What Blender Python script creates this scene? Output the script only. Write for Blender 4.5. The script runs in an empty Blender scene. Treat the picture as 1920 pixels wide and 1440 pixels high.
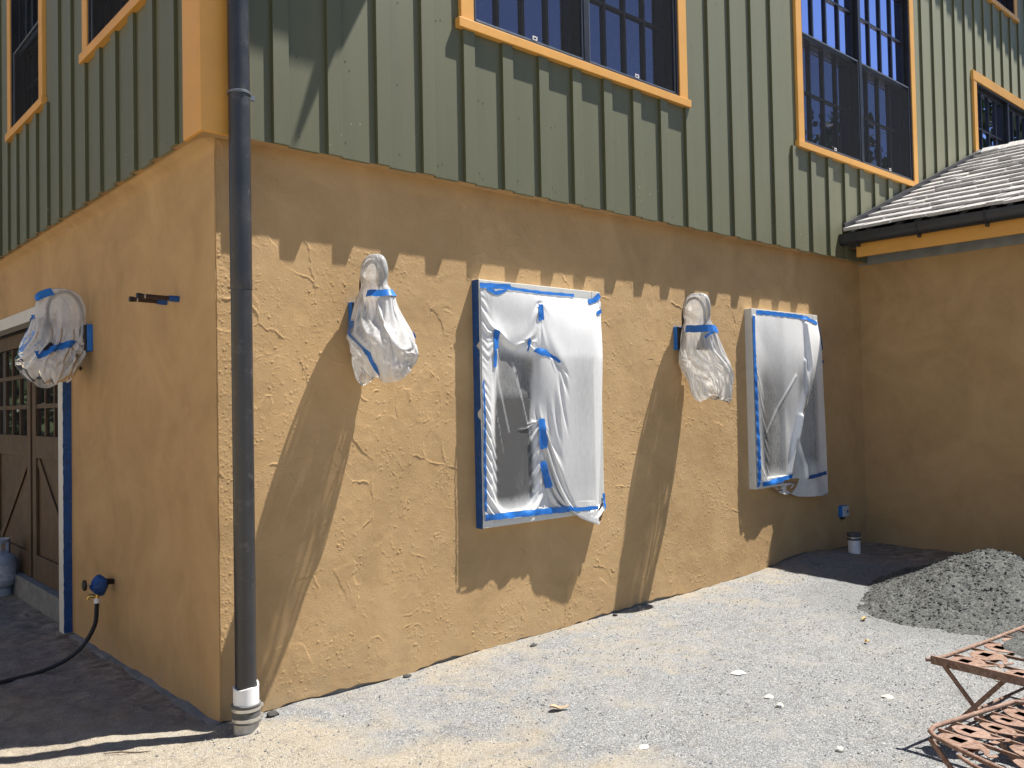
import bpy, bmesh, math, random
import numpy as np
from mathutils import Vector, Matrix, noise as mnoise

random.seed(7)
RNG = np.random.default_rng(11)
SC = bpy.context.scene
COL = SC.collection
rad = math.radians

# ------------------------------------------------------------------ camera
CAMLOC = Vector((-1.75218197, -4.14540839, 1.55))
RV = Vector((0.74566341, -0.666032, -0.01968408))
UV = Vector((-0.00237795, -0.0322011, 0.99947858))
FV = Vector((0.66631857, 0.74522779, 0.02559497))
cam = bpy.data.cameras.new('camera')
cam.sensor_width = 36.0
cam.lens = 36.0 * 1620 / 1920
cam.clip_start = 0.05
cam.clip_end = 2000
camo = bpy.data.objects.new('camera', cam)
COL.objects.link(camo)
camo.matrix_world = Matrix(((RV.x, UV.x, -FV.x, CAMLOC.x), (RV.y, UV.y, -FV.y, CAMLOC.y),
                            (RV.z, UV.z, -FV.z, CAMLOC.z), (0, 0, 0, 1)))
SC.camera = camo

# ------------------------------------------------------------------ sky and sun
SUN = Vector((2.1, -1.0, 5.1)).normalized()          # towards the sun
w = bpy.data.worlds.new('World')
SC.world = w
w.use_nodes = True
nt = w.node_tree
sky = nt.nodes.new('ShaderNodeTexSky')
sky.sky_type = 'NISHITA'
sky.sun_disc = False
sky.sun_elevation = math.asin(SUN.z)
sky.sun_rotation = math.atan2(SUN.x, SUN.y)
sky.air_density = 0.8
sky.dust_density = 0.1
sky.ozone_density = 3.0
bg = nt.nodes['Background']
bg.inputs[1].default_value = 0.068
nt.links.new(sky.outputs[0], bg.inputs[0])
sl = bpy.data.lights.new('sun', 'SUN')
sl.energy = 5.0
sl.angle = rad(0.53)
sl.color = (1.0, 0.95, 0.86)
so = bpy.data.objects.new('sun', sl)
COL.objects.link(so)
so.rotation_euler = (-SUN).to_track_quat('-Z', 'Y').to_euler()
SC.view_settings.view_transform = 'Standard'
SC.view_settings.look = 'None'
SC.view_settings.exposure = 1.2
SC.view_settings.gamma = 1.0
SC.cycles.max_bounces = 8
SC.cycles.diffuse_bounces = 4
SC.cycles.transparent_max_bounces = 16
SC.cycles.caustics_reflective = False
SC.cycles.caustics_refractive = False

# ------------------------------------------------------------------ helpers
def tag(o, label=None, cat=None, group=None, kind=None):
    if label: o['label'] = label
    if cat: o['category'] = cat
    if group: o['group'] = group
    if kind: o['kind'] = kind
    return o

def empty(name, loc, label, cat, group=None):
    o = bpy.data.objects.new(name, None)
    o.empty_display_size = 0.1
    COL.objects.link(o)
    o.location = loc
    return tag(o, label, cat, group)

class MB:
    """collects shapes, links them as ONE mesh object"""
    def __init__(self): self.v = []; self.f = []
    def add(self, vs, fs):
        n = len(self.v)
        self.v += [tuple(p) for p in vs]
        self.f += [tuple(i + n for i in f) for f in fs]
        return self
    def hexa(self, p):                      # 8 points: bottom 4, top 4
        return self.add(p, [(0, 3, 2, 1), (4, 5, 6, 7), (0, 1, 5, 4), (1, 2, 6, 5), (2, 3, 7, 6), (3, 0, 4, 7)])
    def box(self, x0, x1, y0, y1, z0, z1):
        return self.hexa([(x0, y0, z0), (x1, y0, z0), (x1, y1, z0), (x0, y1, z0),
                          (x0, y0, z1), (x1, y0, z1), (x1, y1, z1), (x0, y1, z1)])
    def bar(self, a, b, wd, ht, up=(0, 0, 1)):
        a = Vector(a); b = Vector(b); d = (b - a).normalized(); up = Vector(up)
        s = d.cross(up)
        if s.length < 1e-4: s = d.cross(Vector((1, 0, 0)))
        s.normalize(); u = s.cross(d).normalized()
        s = s * wd / 2; u = u * ht / 2
        return self.hexa([a - s - u, a + s - u, b + s - u, b - s - u, a - s + u, a + s + u, b + s + u, b - s + u])
    def tube(self, pts, r, seg=12, cap=True, closed=False):
        pts = [Vector(p) for p in pts]
        rs = r if isinstance(r, (list, tuple)) else [r] * len(pts)
        n = len(self.v); prev = None; m = len(pts)
        for i, p in enumerate(pts):
            if closed: t = (pts[(i + 1) % m] - pts[i - 1]).normalized()
            else: t = (pts[min(i + 1, m - 1)] - pts[max(i - 1, 0)]).normalized()
            if prev is None:
                a = t.cross(Vector((0, 0, 1)))
                if a.length < 1e-3: a = t.cross(Vector((1, 0, 0)))
                a.normalize()
            else:
                a = (prev - t * prev.dot(t)).normalized()
            prev = a; b = t.cross(a)
            for k in range(seg):
                th = 2 * math.pi * k / seg
                self.v.append(tuple(p + (a * math.cos(th) + b * math.sin(th)) * rs[i]))
        for i in range(m if closed else m - 1):
            j = (i + 1) % m
            for k in range(seg):
                l = (k + 1) % seg
                self.f.append((n + i * seg + k, n + i * seg + l, n + j * seg + l, n + j * seg + k))
        if cap and not closed:
            self.f.append(tuple(n + k for k in range(seg))[::-1])
            self.f.append(tuple(n + (m - 1) * seg + k for k in range(seg)))
        return self
    def lathe(self, cx, cy, prof, seg=32, cap=True):
        n = len(self.v); m = len(prof)
        for r, z in prof:
            for k in range(seg):
                th = 2 * math.pi * k / seg
                self.v.append((cx + r * math.cos(th), cy + r * math.sin(th), z))
        for i in range(m - 1):
            for k in range(seg):
                l = (k + 1) % seg
                self.f.append((n + i * seg + k, n + i * seg + l, n + (i + 1) * seg + l, n + (i + 1) * seg + k))
        if cap:
            self.f.append(tuple(n + k for k in range(seg))[::-1])
            self.f.append(tuple(n + (m - 1) * seg + k for k in range(seg)))
        return self
    def build(self, name, mat, parent=None, bevel=0, smooth=None, label=None, recalc=True):
        me = bpy.data.meshes.new(name)
        me.from_pydata(self.v, [], self.f)
        if recalc:
            bm = bmesh.new(); bm.from_mesh(me)
            bmesh.ops.recalc_face_normals(bm, faces=bm.faces)
            bm.to_mesh(me); bm.free()
        return finish(me, name, mat, parent, bevel, smooth, label)

def world_loc(o):
    v = Vector((0, 0, 0))
    while o is not None:
        v += o.location; o = o.parent
    return v

def finish(me, name, mat, parent=None, bevel=0, smooth=None, label=None):
    o = bpy.data.objects.new(name, me)
    COL.objects.link(o)
    if mat: me.materials.append(mat)
    if parent is not None:
        o.parent = parent
        o.location = -world_loc(parent)
    if smooth is not None:
        me.shade_smooth()
        if smooth < 179: me.set_sharp_from_angle(angle=rad(smooth))
    if bevel:
        b = o.modifiers.new('bevel', 'BEVEL')
        b.width = bevel; b.segments = 2; b.limit_method = 'ANGLE'; b.angle_limit = rad(40)
        b.harden_normals = False
    if label: o['label'] = label
    return o

def grid_mesh(name, P, mat, parent=None, smooth=180, attrs=None, wrap_u=False, label=None, skip=None):
    """P: array (nv, nu, 3)"""
    nv, nu = P.shape[:2]
    idx = np.arange(nv * nu).reshape(nv, nu)
    if wrap_u:
        nxt = np.roll(idx, -1, axis=1)
        a, b, c, d = idx[:-1, :], nxt[:-1, :], nxt[1:, :], idx[1:, :]
    else:
        a, b, c, d = idx[:-1, :-1], idx[:-1, 1:], idx[1:, 1:], idx[1:, :-1]
    q = np.stack([a, b, c, d], -1).reshape(-1, 4)
    if skip is not None: q = q[~skip.reshape(-1)]
    me = bpy.data.meshes.new(name)
    me.vertices.add(nv * nu)
    me.vertices.foreach_set('co', np.ascontiguousarray(P.reshape(-1), dtype=np.float32))
    me.loops.add(len(q) * 4)
    me.loops.foreach_set('vertex_index', q.reshape(-1).astype(np.int32))
    me.polygons.add(len(q))
    me.polygons.foreach_set('loop_start', np.arange(0, len(q) * 4, 4, dtype=np.int32))
    me.polygons.foreach_set('loop_total', np.full(len(q), 4, dtype=np.int32))
    me.update(calc_edges=True)
    for k, arr in (attrs or {}).items():
        at = me.attributes.new(k, 'FLOAT', 'POINT')
        at.data.foreach_set('value', np.ascontiguousarray(arr.reshape(-1), dtype=np.float32))
    me.validate()
    return finish(me, name, mat, parent, 0, smooth, label)

def vnoise(x, y, scale, seed):
    """smooth value noise in [-1,1]"""
    r = np.random.default_rng(seed)
    T = r.uniform(-1, 1, (256, 256))
    X = np.asarray(x) / scale + 1000.0; Y = np.asarray(y) / scale + 1000.0
    xi = np.floor(X).astype(int); yi = np.floor(Y).astype(int)
    fx = X - xi; fy = Y - yi
    fx = fx * fx * (3 - 2 * fx); fy = fy * fy * (3 - 2 * fy)
    g = lambda i, j: T[i % 256, j % 256]
    return (g(xi, yi) * (1 - fx) + g(xi + 1, yi) * fx) * (1 - fy) + (g(xi, yi + 1) * (1 - fx) + g(xi + 1, yi + 1) * fx) * fy

def fbm(x, y, scale, seed, octv=4):
    s = 0; a = 1; t = 0
    for k in range(octv):
        s = s + a * vnoise(x, y, scale / 2 ** k, seed + k); t += a; a *= 0.5
    return s / t

def sstep(e0, e1, x):
    t = np.clip((x - e0) / (e1 - e0), 0, 1)
    return t * t * (3 - 2 * t)

# ------------------------------------------------------------------ materials
class NT:
    def __init__(self, name):
        self.m = bpy.data.materials.new(name); self.m.use_nodes = True
        self.t = self.m.node_tree
        self.b = self.t.nodes['Principled BSDF']
        self.out = self.t.nodes['Material Output']
        self._tc = None
    def n(self, typ, **kw):
        x = self.t.nodes.new(typ)
        for k, v in kw.items(): setattr(x, k, v)
        return x
    def l(self, a, b): self.t.links.new(a, b)
    def tc(self):
        if not self._tc: self._tc = self.n('ShaderNodeTexCoord')
        return self._tc.outputs['Object']
    def mapping(self, scale=(1, 1, 1), rot=(0, 0, 0)):
        mp = self.n('ShaderNodeMapping')
        mp.inputs['Scale'].default_value = scale; mp.inputs['Rotation'].default_value = rot
        self.l(self.tc(), mp.inputs[0]); return mp.outputs[0]
    def noise(self, scale, detail=4, rough=0.55, vec=None, dist=0):
        x = self.n('ShaderNodeTexNoise')
        x.inputs['Scale'].default_value = scale; x.inputs['Detail'].default_value = detail
        x.inputs['Roughness'].default_value = rough; x.inputs['Distortion'].default_value = dist
        self.l(vec if vec else self.tc(), x.inputs['Vector']); return x.outputs[0]
    def voro(self, scale, feat='F1', vec=None, out='Distance', rnd=1.0):
        x = self.n('ShaderNodeTexVoronoi', feature=feat)
        x.inputs['Scale'].default_value = scale; x.inputs['Randomness'].default_value = rnd
        self.l(vec if vec else self.tc(), x.inputs['Vector']); return x.outputs[out]
    def ramp(self, fac, stops):
        x = self.n('ShaderNodeValToRGB'); e = x.color_ramp.elements
        while len(e) < len(stops): e.new(0.5)
        for i, (p, c) in enumerate(stops):
            e[i].position = p
            e[i].color = (*c, 1) if isinstance(c, (tuple, list)) else (c, c, c, 1)
        self.l(fac, x.inputs[0]); return x.outputs[0]
    def mix(self, fac, a, b, typ='MIX'):
        x = self.n('ShaderNodeMix', data_type='RGBA', blend_type=typ)
        if isinstance(fac, (int, float)): x.inputs[0].default_value = fac
        else: self.l(fac, x.inputs[0])
        for s, i in ((a, 6), (b, 7)):
            if isinstance(s, (tuple, list)): x.inputs[i].default_value = (*s, 1)
            else: self.l(s, x.inputs[i])
        return x.outputs[2]
    def math(self, op, a, b=0.0, clamp=False):
        x = self.n('ShaderNodeMath', operation=op); x.use_clamp = clamp
        for s, i in ((a, 0), (b, 1)):
            if isinstance(s, (int, float)): x.inputs[i].default_value = s
            else: self.l(s, x.inputs[i])
        return x.outputs[0]
    def attr(self, name):
        x = self.n('ShaderNodeAttribute'); x.attribute_name = name; return x.outputs['Fac']
    def sep(self):
        x = self.n('ShaderNodeSeparateXYZ'); self.l(self.tc(), x.inputs[0]); return x.outputs
    def bump(self, h, strength, dist=0.01, prev=None):
        x = self.n('ShaderNodeBump'); x.inputs['Strength'].default_value = strength
        x.inputs['Distance'].default_value = dist; self.l(h, x.inputs['Height'])
        if prev is not None: self.l(prev, x.inputs['Normal'])
        return x.outputs[0]
    def set(self, color=None, rough=None, spec=None, metal=None, normal=None, **kw):
        for s, key in ((color, 'Base Color'), (rough, 'Roughness'), (spec, 'Specular IOR Level'), (metal, 'Metallic'), (normal, 'Normal')):
            if s is None: continue
            i = self.b.inputs[key]
            if isinstance(s, (int, float)): i.default_value = s
            elif isinstance(s, (tuple, list)): i.default_value = (*s, 1)
            else: self.l(s, i)
        for k, v in kw.items(): self.b.inputs[k].default_value = v
        return self.m

def simple(name, c, rough=0.5, var=0.12, scale=6, spec=0.5, metal=0.0, bump=0.0, bscale=60, dirt=None):
    k = NT(name)
    f = k.noise(scale, 5, 0.6)
    lo = tuple(x * (1 - var) for x in c); hi = tuple(min(1, x * (1 + var)) for x in c)
    col = k.ramp(f, [(0.3, lo), (0.7, hi)])
    if dirt:
        g = k.ramp(k.noise(scale * 3.1, 6, 0.7), [(0.58, 0), (0.72, 1)])
        col = k.mix(k.math('MULTIPLY', g, 0.6), col, dirt)
    r = k.ramp(k.noise(scale * 2, 4), [(0.3, max(0, rough - 0.08)), (0.7, min(1, rough + 0.08))])
    nm = None
    if bump: nm = k.bump(k.noise(bscale, 5, 0.6), bump, 0.002)
    return k.set(col, r, spec, metal, nm)

def m_stucco(name, rough_amt):
    k = NT(name)
    big = k.noise(1.6, 6, 0.65, dist=0.8)
    mid = k.noise(7, 5, 0.65)
    c = k.ramp(big, [(0.24, (0.33, 0.215, 0.103)), (0.5, (0.435, 0.283, 0.137)), (0.76, (0.53, 0.355, 0.180))])
    c = k.mix(k.math('MULTIPLY', k.ramp(mid, [(0.35, 0), (0.75, 1)]), 0.35), c, (0.52, 0.36, 0.195))
    streak = k.noise(2.2, 4, 0.6, vec=k.mapping((3.0, 3.0, 0.8)))
    c = k.mix(k.math('MULTIPLY', k.ramp(streak, [(0.5, 0), (0.75, 1)]), 0.35), c, (0.46, 0.29, 0.140))
    zz = k.sep()[2]
    low = k.math('MULTIPLY', k.ramp(zz, [(0.02, 1), (0.30, 0)]), k.ramp(k.noise(6, 6, 0.7), [(0.35, 0), (0.75, 1)]))
    c = k.mix(k.math('MULTIPLY', low, 0.55), c, (0.36, 0.29, 0.19))
    sp = k.ramp(k.noise(55, 3, 0.5), [(0.66, 0), (0.72, 1)])
    c = k.mix(k.math('MULTIPLY', sp, 0.22), c, (0.34, 0.20, 0.08))
    nm = k.bump(k.noise(130, 5, 0.75), 0.55 * rough_amt, 0.004)
    nm = k.bump(k.noise(30, 4, 0.55), 0.10 * rough_amt, 0.006, nm)
    return k.set(c, 0.9, 0.25, None, nm)

def m_siding(name):
    k = NT(name)
    s = k.sep()
    base = k.ramp(k.noise(3.0, 4, 0.6, vec=k.mapping((2.5, 2.5, 0.25))), [(0.3, (0.070, 0.072, 0.030)), (0.7, (0.086, 0.089, 0.040))])
    bl = k.noise(1.3, 3, 0.5)
    base = k.mix(k.math('MULTIPLY', k.ramp(bl, [(0.45, 0), (0.7, 1)]), 0.4), base, (0.088, 0.094, 0.052))
    # small chalky splashes near the lower edge and a few dark nail heads
    v = k.voro(9.0, 'F1'); vz = k.math('LESS_THAN', v, 0.035)
    msk = k.math('MULTIPLY', vz, k.ramp(k.noise(2.0, 2), [(0.55, 0), (0.6, 1)]))
    base = k.mix(k.math('MULTIPLY', msk, 0.8), base, (0.05, 0.05, 0.04))
    v2 = k.math('LESS_THAN', k.voro(26.0, 'F1'), 0.10)
    low = k.math('MULTIPLY', k.math('LESS_THAN', s[2], 3.15), k.ramp(k.noise(1.7, 2), [(0.58, 0), (0.66, 1)]))
    base = k.mix(k.math('MULTIPLY', k.math('MULTIPLY', v2, low), 0.7), base, (0.62, 0.60, 0.52))
    nm = k.bump(k.noise(90, 3, 0.6, vec=k.mapping((1, 1, 0.15))), 0.06, 0.002)
    return k.set(base, 0.55, 0.65, None, nm, **{'IOR': 1.5, 'Sheen Weight': 0.22, 'Sheen Roughness': 0.45, 'Sheen Tint': (0.95, 0.95, 0.74, 1)})

def m_ground():
    k = NT('gravel_soil')
    s = k.sep()
    sand = k.attr('sand')
    n1 = k.noise(2.3, 6, 0.65, dist=0.5)
    n2 = k.noise(9, 6, 0.7)
    f = k.math('ADD', sand, k.math('MULTIPLY', k.math('SUBTRACT', n1, 0.5), 1.5))
    f = k.math('ADD', f, k.math('MULTIPLY', k.math('SUBTRACT', n2, 0.5), 0.7))
    f = k.ramp(f, [(0.30, 0), (0.72, 1)])
    peb = k.voro(190, 'F1', out='Color')
    hs = k.n('ShaderNodeSeparateColor'); k.l(peb, hs.inputs[0])
    grav = k.ramp(hs.outputs[0], [(0.0, (0.05, 0.053, 0.057)), (0.35, (0.16, 0.167, 0.176)), (0.65, (0.245, 0.251, 0.258)), (1.0, (0.53, 0.52, 0.505))])
    grav = k.mix(0.45, grav, (0.212, 0.218, 0.225))
    fine = k.noise(70, 5, 0.75)
    soil = k.ramp(fine, [(0.3, (0.21, 0.180, 0.140)), (0.52, (0.315, 0.280, 0.226)), (0.7, (0.43, 0.390, 0.322))])
    c = k.mix(f, grav, soil)
    dk = k.ramp(k.noise(4.5, 7, 0.75, dist=1.2, vec=k.mapping((1, 1.6, 1))), [(0.54, 0), (0.70, 1)])
    c = k.mix(k.math('MULTIPLY', dk, 0.5), c, (0.085, 0.075, 0.062))
    dust = k.ramp(k.noise(3.4, 5, 0.7, dist=0.8), [(0.52, 0), (0.68, 1)])
    c = k.mix(k.math('MULTIPLY', dust, 0.6), c, (0.30, 0.285, 0.255))
    spill = k.attr('spill')
    c = k.mix(k.math('MULTIPLY', spill, 0.8), c, k.mix(0.5, grav, (0.12, 0.127, 0.124)))
    pale = k.attr('pale')  # unseen ground far left coloured paler to bounce light onto the side wall
    c = k.mix(k.math('MULTIPLY', pale, 0.8), c, (0.46, 0.40, 0.30))
    damp = k.attr('damp')  # brown mottle of shaded soil, lifted to stand in for sky fill
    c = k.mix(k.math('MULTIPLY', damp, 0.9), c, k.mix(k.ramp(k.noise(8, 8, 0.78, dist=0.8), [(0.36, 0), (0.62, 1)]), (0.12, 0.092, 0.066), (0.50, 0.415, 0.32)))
    h1 = k.voro(150, 'F1')
    nm = k.bump(h1, 0.8, -0.006)
    nm = k.bump(k.noise(60, 6, 0.75), 0.7, 0.015, nm)
    return k.set(c, 0.95, 0.2, None, nm)

def m_pile():
    k = NT('pile_gravel')
    peb = k.voro(130, 'F1', out='Color')
    hs = k.n('ShaderNodeSeparateColor'); k.l(peb, hs.inputs[0])
    c = k.ramp(hs.outputs[0], [(0.0, (0.045, 0.049, 0.049)), (0.5, (0.095, 0.10, 0.10)), (1.0, (0.175, 0.178, 0.173))])
    dry = k.ramp(k.noise(3.1, 6, 0.7, dist=0.5), [(0.4, 0), (0.68, 1)])
    c = k.mix(k.math('MULTIPLY', dry, 0.5), c, (0.15, 0.154, 0.149))
    nm = k.bump(k.voro(130, 'F1'), 0.8, -0.006)
    nm = k.bump(k.noise(45, 6, 0.75), 0.8, 0.02, nm)
    return k.set(c, 0.95, 0.2, None, nm)

def m_film(name, tint=(0.94, 0.945, 0.95), trans=0.45):
    """thin milky plastic film; attribute 'haze' = how milky (layers, folds)"""
    k = NT(name)
    hz = k.attr('haze')
    st = k.noise(30, 5, 0.65, dist=1.0, vec=k.mapping((1.6, 1.6, 0.5)))
    h = k.math('ADD', hz, k.math('MULTIPLY', k.math('SUBTRACT', st, 0.5), 0.28))
    h = k.math('MINIMUM', k.math('MAXIMUM', h, 0.12), 0.98)
    d = k.n('ShaderNodeBsdfDiffuse'); d.inputs[0].default_value = (*tint, 1)
    tr = k.n('ShaderNodeBsdfTranslucent'); tr.inputs[0].default_value = (*tint, 1)
    nm = k.bump(k.noise(22, 3, 0.5, dist=1.2), 0.10, 0.004)
    k.l(nm, d.inputs['Normal'])
    m1 = k.n('ShaderNodeMixShader'); m1.inputs[0].default_value = trans
    k.l(d.outputs[0], m1.inputs[1]); k.l(tr.outputs[0], m1.inputs[2])
    tp = k.n('ShaderNodeBsdfTransparent')
    m2 = k.n('ShaderNodeMixShader'); k.l(h, m2.inputs[0])
    k.l(tp.outputs[0], m2.inputs[1]); k.l(m1.outputs[0], m2.inputs[2])
    g = k.n('ShaderNodeBsdfGlossy'); g.inputs['Roughness'].default_value = 0.15
    k.l(nm, g.inputs['Normal'])
    fr = k.n('ShaderNodeFresnel'); fr.inputs[0].default_value = 1.38; k.l(nm, fr.inputs['Normal'])
    m3 = k.n('ShaderNodeMixShader'); k.l(fr.outputs[0], m3.inputs[0])
    k.l(m2.outputs[0], m3.inputs[1]); k.l(g.outputs[0], m3.inputs[2])
    k.l(m3.outputs[0], k.out.inputs[0])
    return k.m

def m_screen():
    k = NT('insect_screen')
    d = k.n('ShaderNodeBsdfDiffuse'); d.inputs[0].default_value = (0.03, 0.032, 0.036, 1)
    tp = k.n('ShaderNodeBsdfTransparent')
    m2 = k.n('ShaderNodeMixShader')
    wv = k.noise(60, 3, 0.6, vec=k.mapping((1, 1, 3)))
    k.l(k.ramp(wv, [(0.3, 0.52), (0.7, 0.64)]), m2.inputs[0])
    k.l(tp.outputs[0], m2.inputs[1]); k.l(d.outputs[0], m2.inputs[2])
    k.l(m2.outputs[0], k.out.inputs[0])
    return k.m

def m_shingle():
    k = NT('roof_shake')
    c = k.ramp(k.noise(5, 5, 0.7, vec=k.mapping((0.6, 4, 0.6))), [(0.3, (0.30, 0.29, 0.295)), (0.7, (0.50, 0.49, 0.48))])
    nm = k.bump(k.noise(30, 5, 0.7, vec=k.mapping((0.5, 5, 0.5))), 0.25, 0.004)
    return k.set(c, 0.38, 0.8, None, nm)

def m_rust():
    k = NT('rusty_iron')
    c = k.ramp(k.noise(38, 7, 0.75), [(0.25, (0.045, 0.022, 0.016)), (0.5, (0.135, 0.068, 0.044)), (0.75, (0.25, 0.135, 0.090))])
    c = k.mix(k.math('MULTIPLY', k.ramp(k.noise(8, 4), [(0.5, 0), (0.65, 1)]), 0.5), c, (0.24, 0.155, 0.12))
    c = k.mix(k.math('MULTIPLY', k.ramp(k.noise(60, 6, 0.8), [(0.42, 0), (0.62, 1)]), 0.55), c, (0.33, 0.245, 0.195))
    nm = k.bump(k.noise(150, 5, 0.7), 0.4, 0.003)
    return k.set(c, 0.75, 0.4, None, nm)

M = {}
M['stucco'] = m_stucco('stucco_trowelled', 1.0)
M['stucco_smooth'] = m_stucco('stucco_smooth', 0.5)
M['siding'] = m_siding('sage_siding')
M['trim'] = simple('ochre_trim_paint', (0.66, 0.335, 0.075), 0.45, 0.06, 4, bump=0.12, bscale=40)
M['sill'] = M['trim']
M['sash'] = simple('dark_sash_paint', (0.018, 0.018, 0.021), 0.38, 0.15, 8)
M['alum'] = simple('grey_aluminium_edge', (0.16, 0.17, 0.19), 0.4, 0.1, 8, metal=0.5)
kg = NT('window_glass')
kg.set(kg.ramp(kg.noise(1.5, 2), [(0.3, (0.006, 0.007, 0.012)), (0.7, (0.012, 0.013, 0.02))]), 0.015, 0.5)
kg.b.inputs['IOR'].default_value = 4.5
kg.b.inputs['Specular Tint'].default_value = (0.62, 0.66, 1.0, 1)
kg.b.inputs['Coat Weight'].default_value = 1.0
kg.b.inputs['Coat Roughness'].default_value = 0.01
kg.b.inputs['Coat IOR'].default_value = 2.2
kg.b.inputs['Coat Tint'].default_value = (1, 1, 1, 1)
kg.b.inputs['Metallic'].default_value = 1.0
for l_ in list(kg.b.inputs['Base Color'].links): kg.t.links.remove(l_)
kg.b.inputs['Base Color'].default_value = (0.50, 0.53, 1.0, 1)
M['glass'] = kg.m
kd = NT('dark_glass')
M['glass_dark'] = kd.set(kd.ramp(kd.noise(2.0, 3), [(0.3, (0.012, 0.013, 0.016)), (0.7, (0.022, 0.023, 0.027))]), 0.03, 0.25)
M['screen'] = m_screen()
M['tab'] = simple('white_plastic', (0.75, 0.75, 0.75), 0.4, 0.03)
M['primed'] = simple('primed_grey_frame', (0.60, 0.60, 0.57), 0.6, 0.06, 5, dirt=(0.42, 0.40, 0.36), bump=0.15)
M['bare'] = simple('weathered_brown_frame', (0.16, 0.11, 0.065), 0.7, 0.15, 9)
M['tape'] = simple('blue_painters_tape', (0.014, 0.15, 0.52), 0.5, 0.14, 14, bump=0.3, bscale=90)
M['tape_dark'] = simple('blue_tape_dusty', (0.010, 0.065, 0.23), 0.65, 0.25, 18, bump=0.4, bscale=60, dirt=(0.35, 0.22, 0.10))
M['pipe'] = simple('charcoal_pipe', (0.026, 0.026, 0.029), 0.36, 0.2, 5, spec=0.55, bump=0.08, bscale=50, dirt=(0.10, 0.095, 0.09))
M['gutter'] = simple('black_gutter', (0.022, 0.023, 0.026), 0.45, 0.15, 5)
M['steel'] = simple('worm_clamp_steel', (0.62, 0.61, 0.58), 0.38, 0.1, 30, metal=0.85, dirt=(0.3, 0.27, 0.22))
M['rubber'] = simple('grey_rubber_sleeve', (0.10, 0.098, 0.095), 0.75, 0.35, 40, bump=0.3, bscale=150, dirt=(0.22, 0.21, 0.19))
M['pvc'] = simple('white_pvc', (0.80, 0.80, 0.80), 0.35, 0.04, 9)
M['pvc_dirty'] = simple('muddy_pvc', (0.48, 0.45, 0.40), 0.6, 0.2, 25, dirt=(0.2, 0.17, 0.13))
M['concrete'] = simple('footing_concrete', (0.19, 0.195, 0.195), 0.9, 0.25, 12, bump=0.5, bscale=70, dirt=(0.14, 0.13, 0.12))
M['zinc'] = simple('zinc_flashing', (0.30, 0.33, 0.34), 0.5, 0.2, 5, metal=0.6)
M['door'] = simple('brown_door_wood', (0.080, 0.045, 0.021), 0.55, 0.3, 6, bump=0.2, bscale=40)
M['door_dark'] = simple('door_gap_dark', (0.012, 0.012, 0.016), 0.6, 0.2)
M['lamp'] = simple('dark_bronze_lamp', (0.02, 0.019, 0.018), 0.4, 0.2, 9, metal=0.3)
M['peg'] = simple('dull_brown_metal', (0.055, 0.035, 0.028), 0.45, 0.3, 30, metal=0.5)
M['brass'] = simple('brass', (0.55, 0.36, 0.11), 0.35, 0.15, 40, metal=0.9)
M['hose'] = simple('black_hose_rubber', (0.012, 0.012, 0.013), 0.45, 0.2, 20)
M['tank'] = simple('pale_grey_tank_paint', (0.42, 0.47, 0.53), 0.4, 0.12, 7, dirt=(0.25, 0.25, 0.25))
M['tank_label'] = simple('tank_label_paper', (0.55, 0.57, 0.62), 0.6, 0.3, 40, dirt=(0.12, 0.13, 0.18))
M['shake'] = m_shingle()
M['rust'] = m_rust()
M['ground'] = m_ground()
M['pile'] = m_pile()
M['stone'] = simple('pale_stone', (0.42, 0.41, 0.38), 0.9, 0.2, 30, bump=0.5, bscale=120)
M['leafdry'] = simple('dry_leaf', (0.55, 0.36, 0.13), 0.7, 0.3, 40)
M['leafbrown'] = simple('brown_leaf', (0.36, 0.24, 0.15), 0.8, 0.3, 40)
M['twig'] = simple('twig_bark', (0.11, 0.075, 0.05), 0.85, 0.3, 60)
M['clod'] = simple('dark_soil_clod', (0.045, 0.043, 0.042), 0.95, 0.4, 60, bump=0.6, bscale=150)
M['bark'] = simple('tree_bark', (0.10, 0.06, 0.04), 0.9, 0.3, 8, bump=0.6, bscale=20)
M['foliage'] = simple('tree_foliage', (0.045, 0.075, 0.022), 0.7, 0.45, 1.2)
M['film'] = m_film('plastic_film', trans=0.5)
M['sheet'] = m_film('plastic_sheet_film', trans=0.15)

# wall frames: front wall (F) faces -Y, left wall (L) faces -X;  a along, d out of the wall, z up
def PT(ax, a, d, z): return (a, -d, z) if ax == 'F' else (-d, a, z)
def wbox(mb, ax, a0, a1, d0, d1, z0, z1):
    if ax == 'F': mb.box(a0, a1, -d1, -d0, z0, z1)
    else: mb.box(-d1, -d0, a0, a1, z0, z1)
    return mb

# ------------------------------------------------------------------ ground
def gz(x, y):
    x = np.asarray(x, float); y = np.asarray(y, float)
    z = 0.012 + 0.0165 * np.clip(x, 0, 6.2)
    z = z + 0.012 * fbm(x, y, 0.9, 3, 3) + 0.004 * fbm(x, y, 0.16, 9, 2)
    # low hump by the corner of the wing, hollow at the house corner
    z = z + 0.05 * np.exp(-(((x - 5.45) / 0.55) ** 2 + ((y + 0.12) / 0.35) ** 2))
    z = z + 0.02 * np.exp(-(((x - 0.55) / 0.5) ** 2 + ((y + 0.35) / 0.3) ** 2))
    far = np.clip((np.hypot(x - 2, y) - 12) / 30, 0, 1)
    return z * (1 - far)
def gz1(x, y): return float(gz(x, y))

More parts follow.
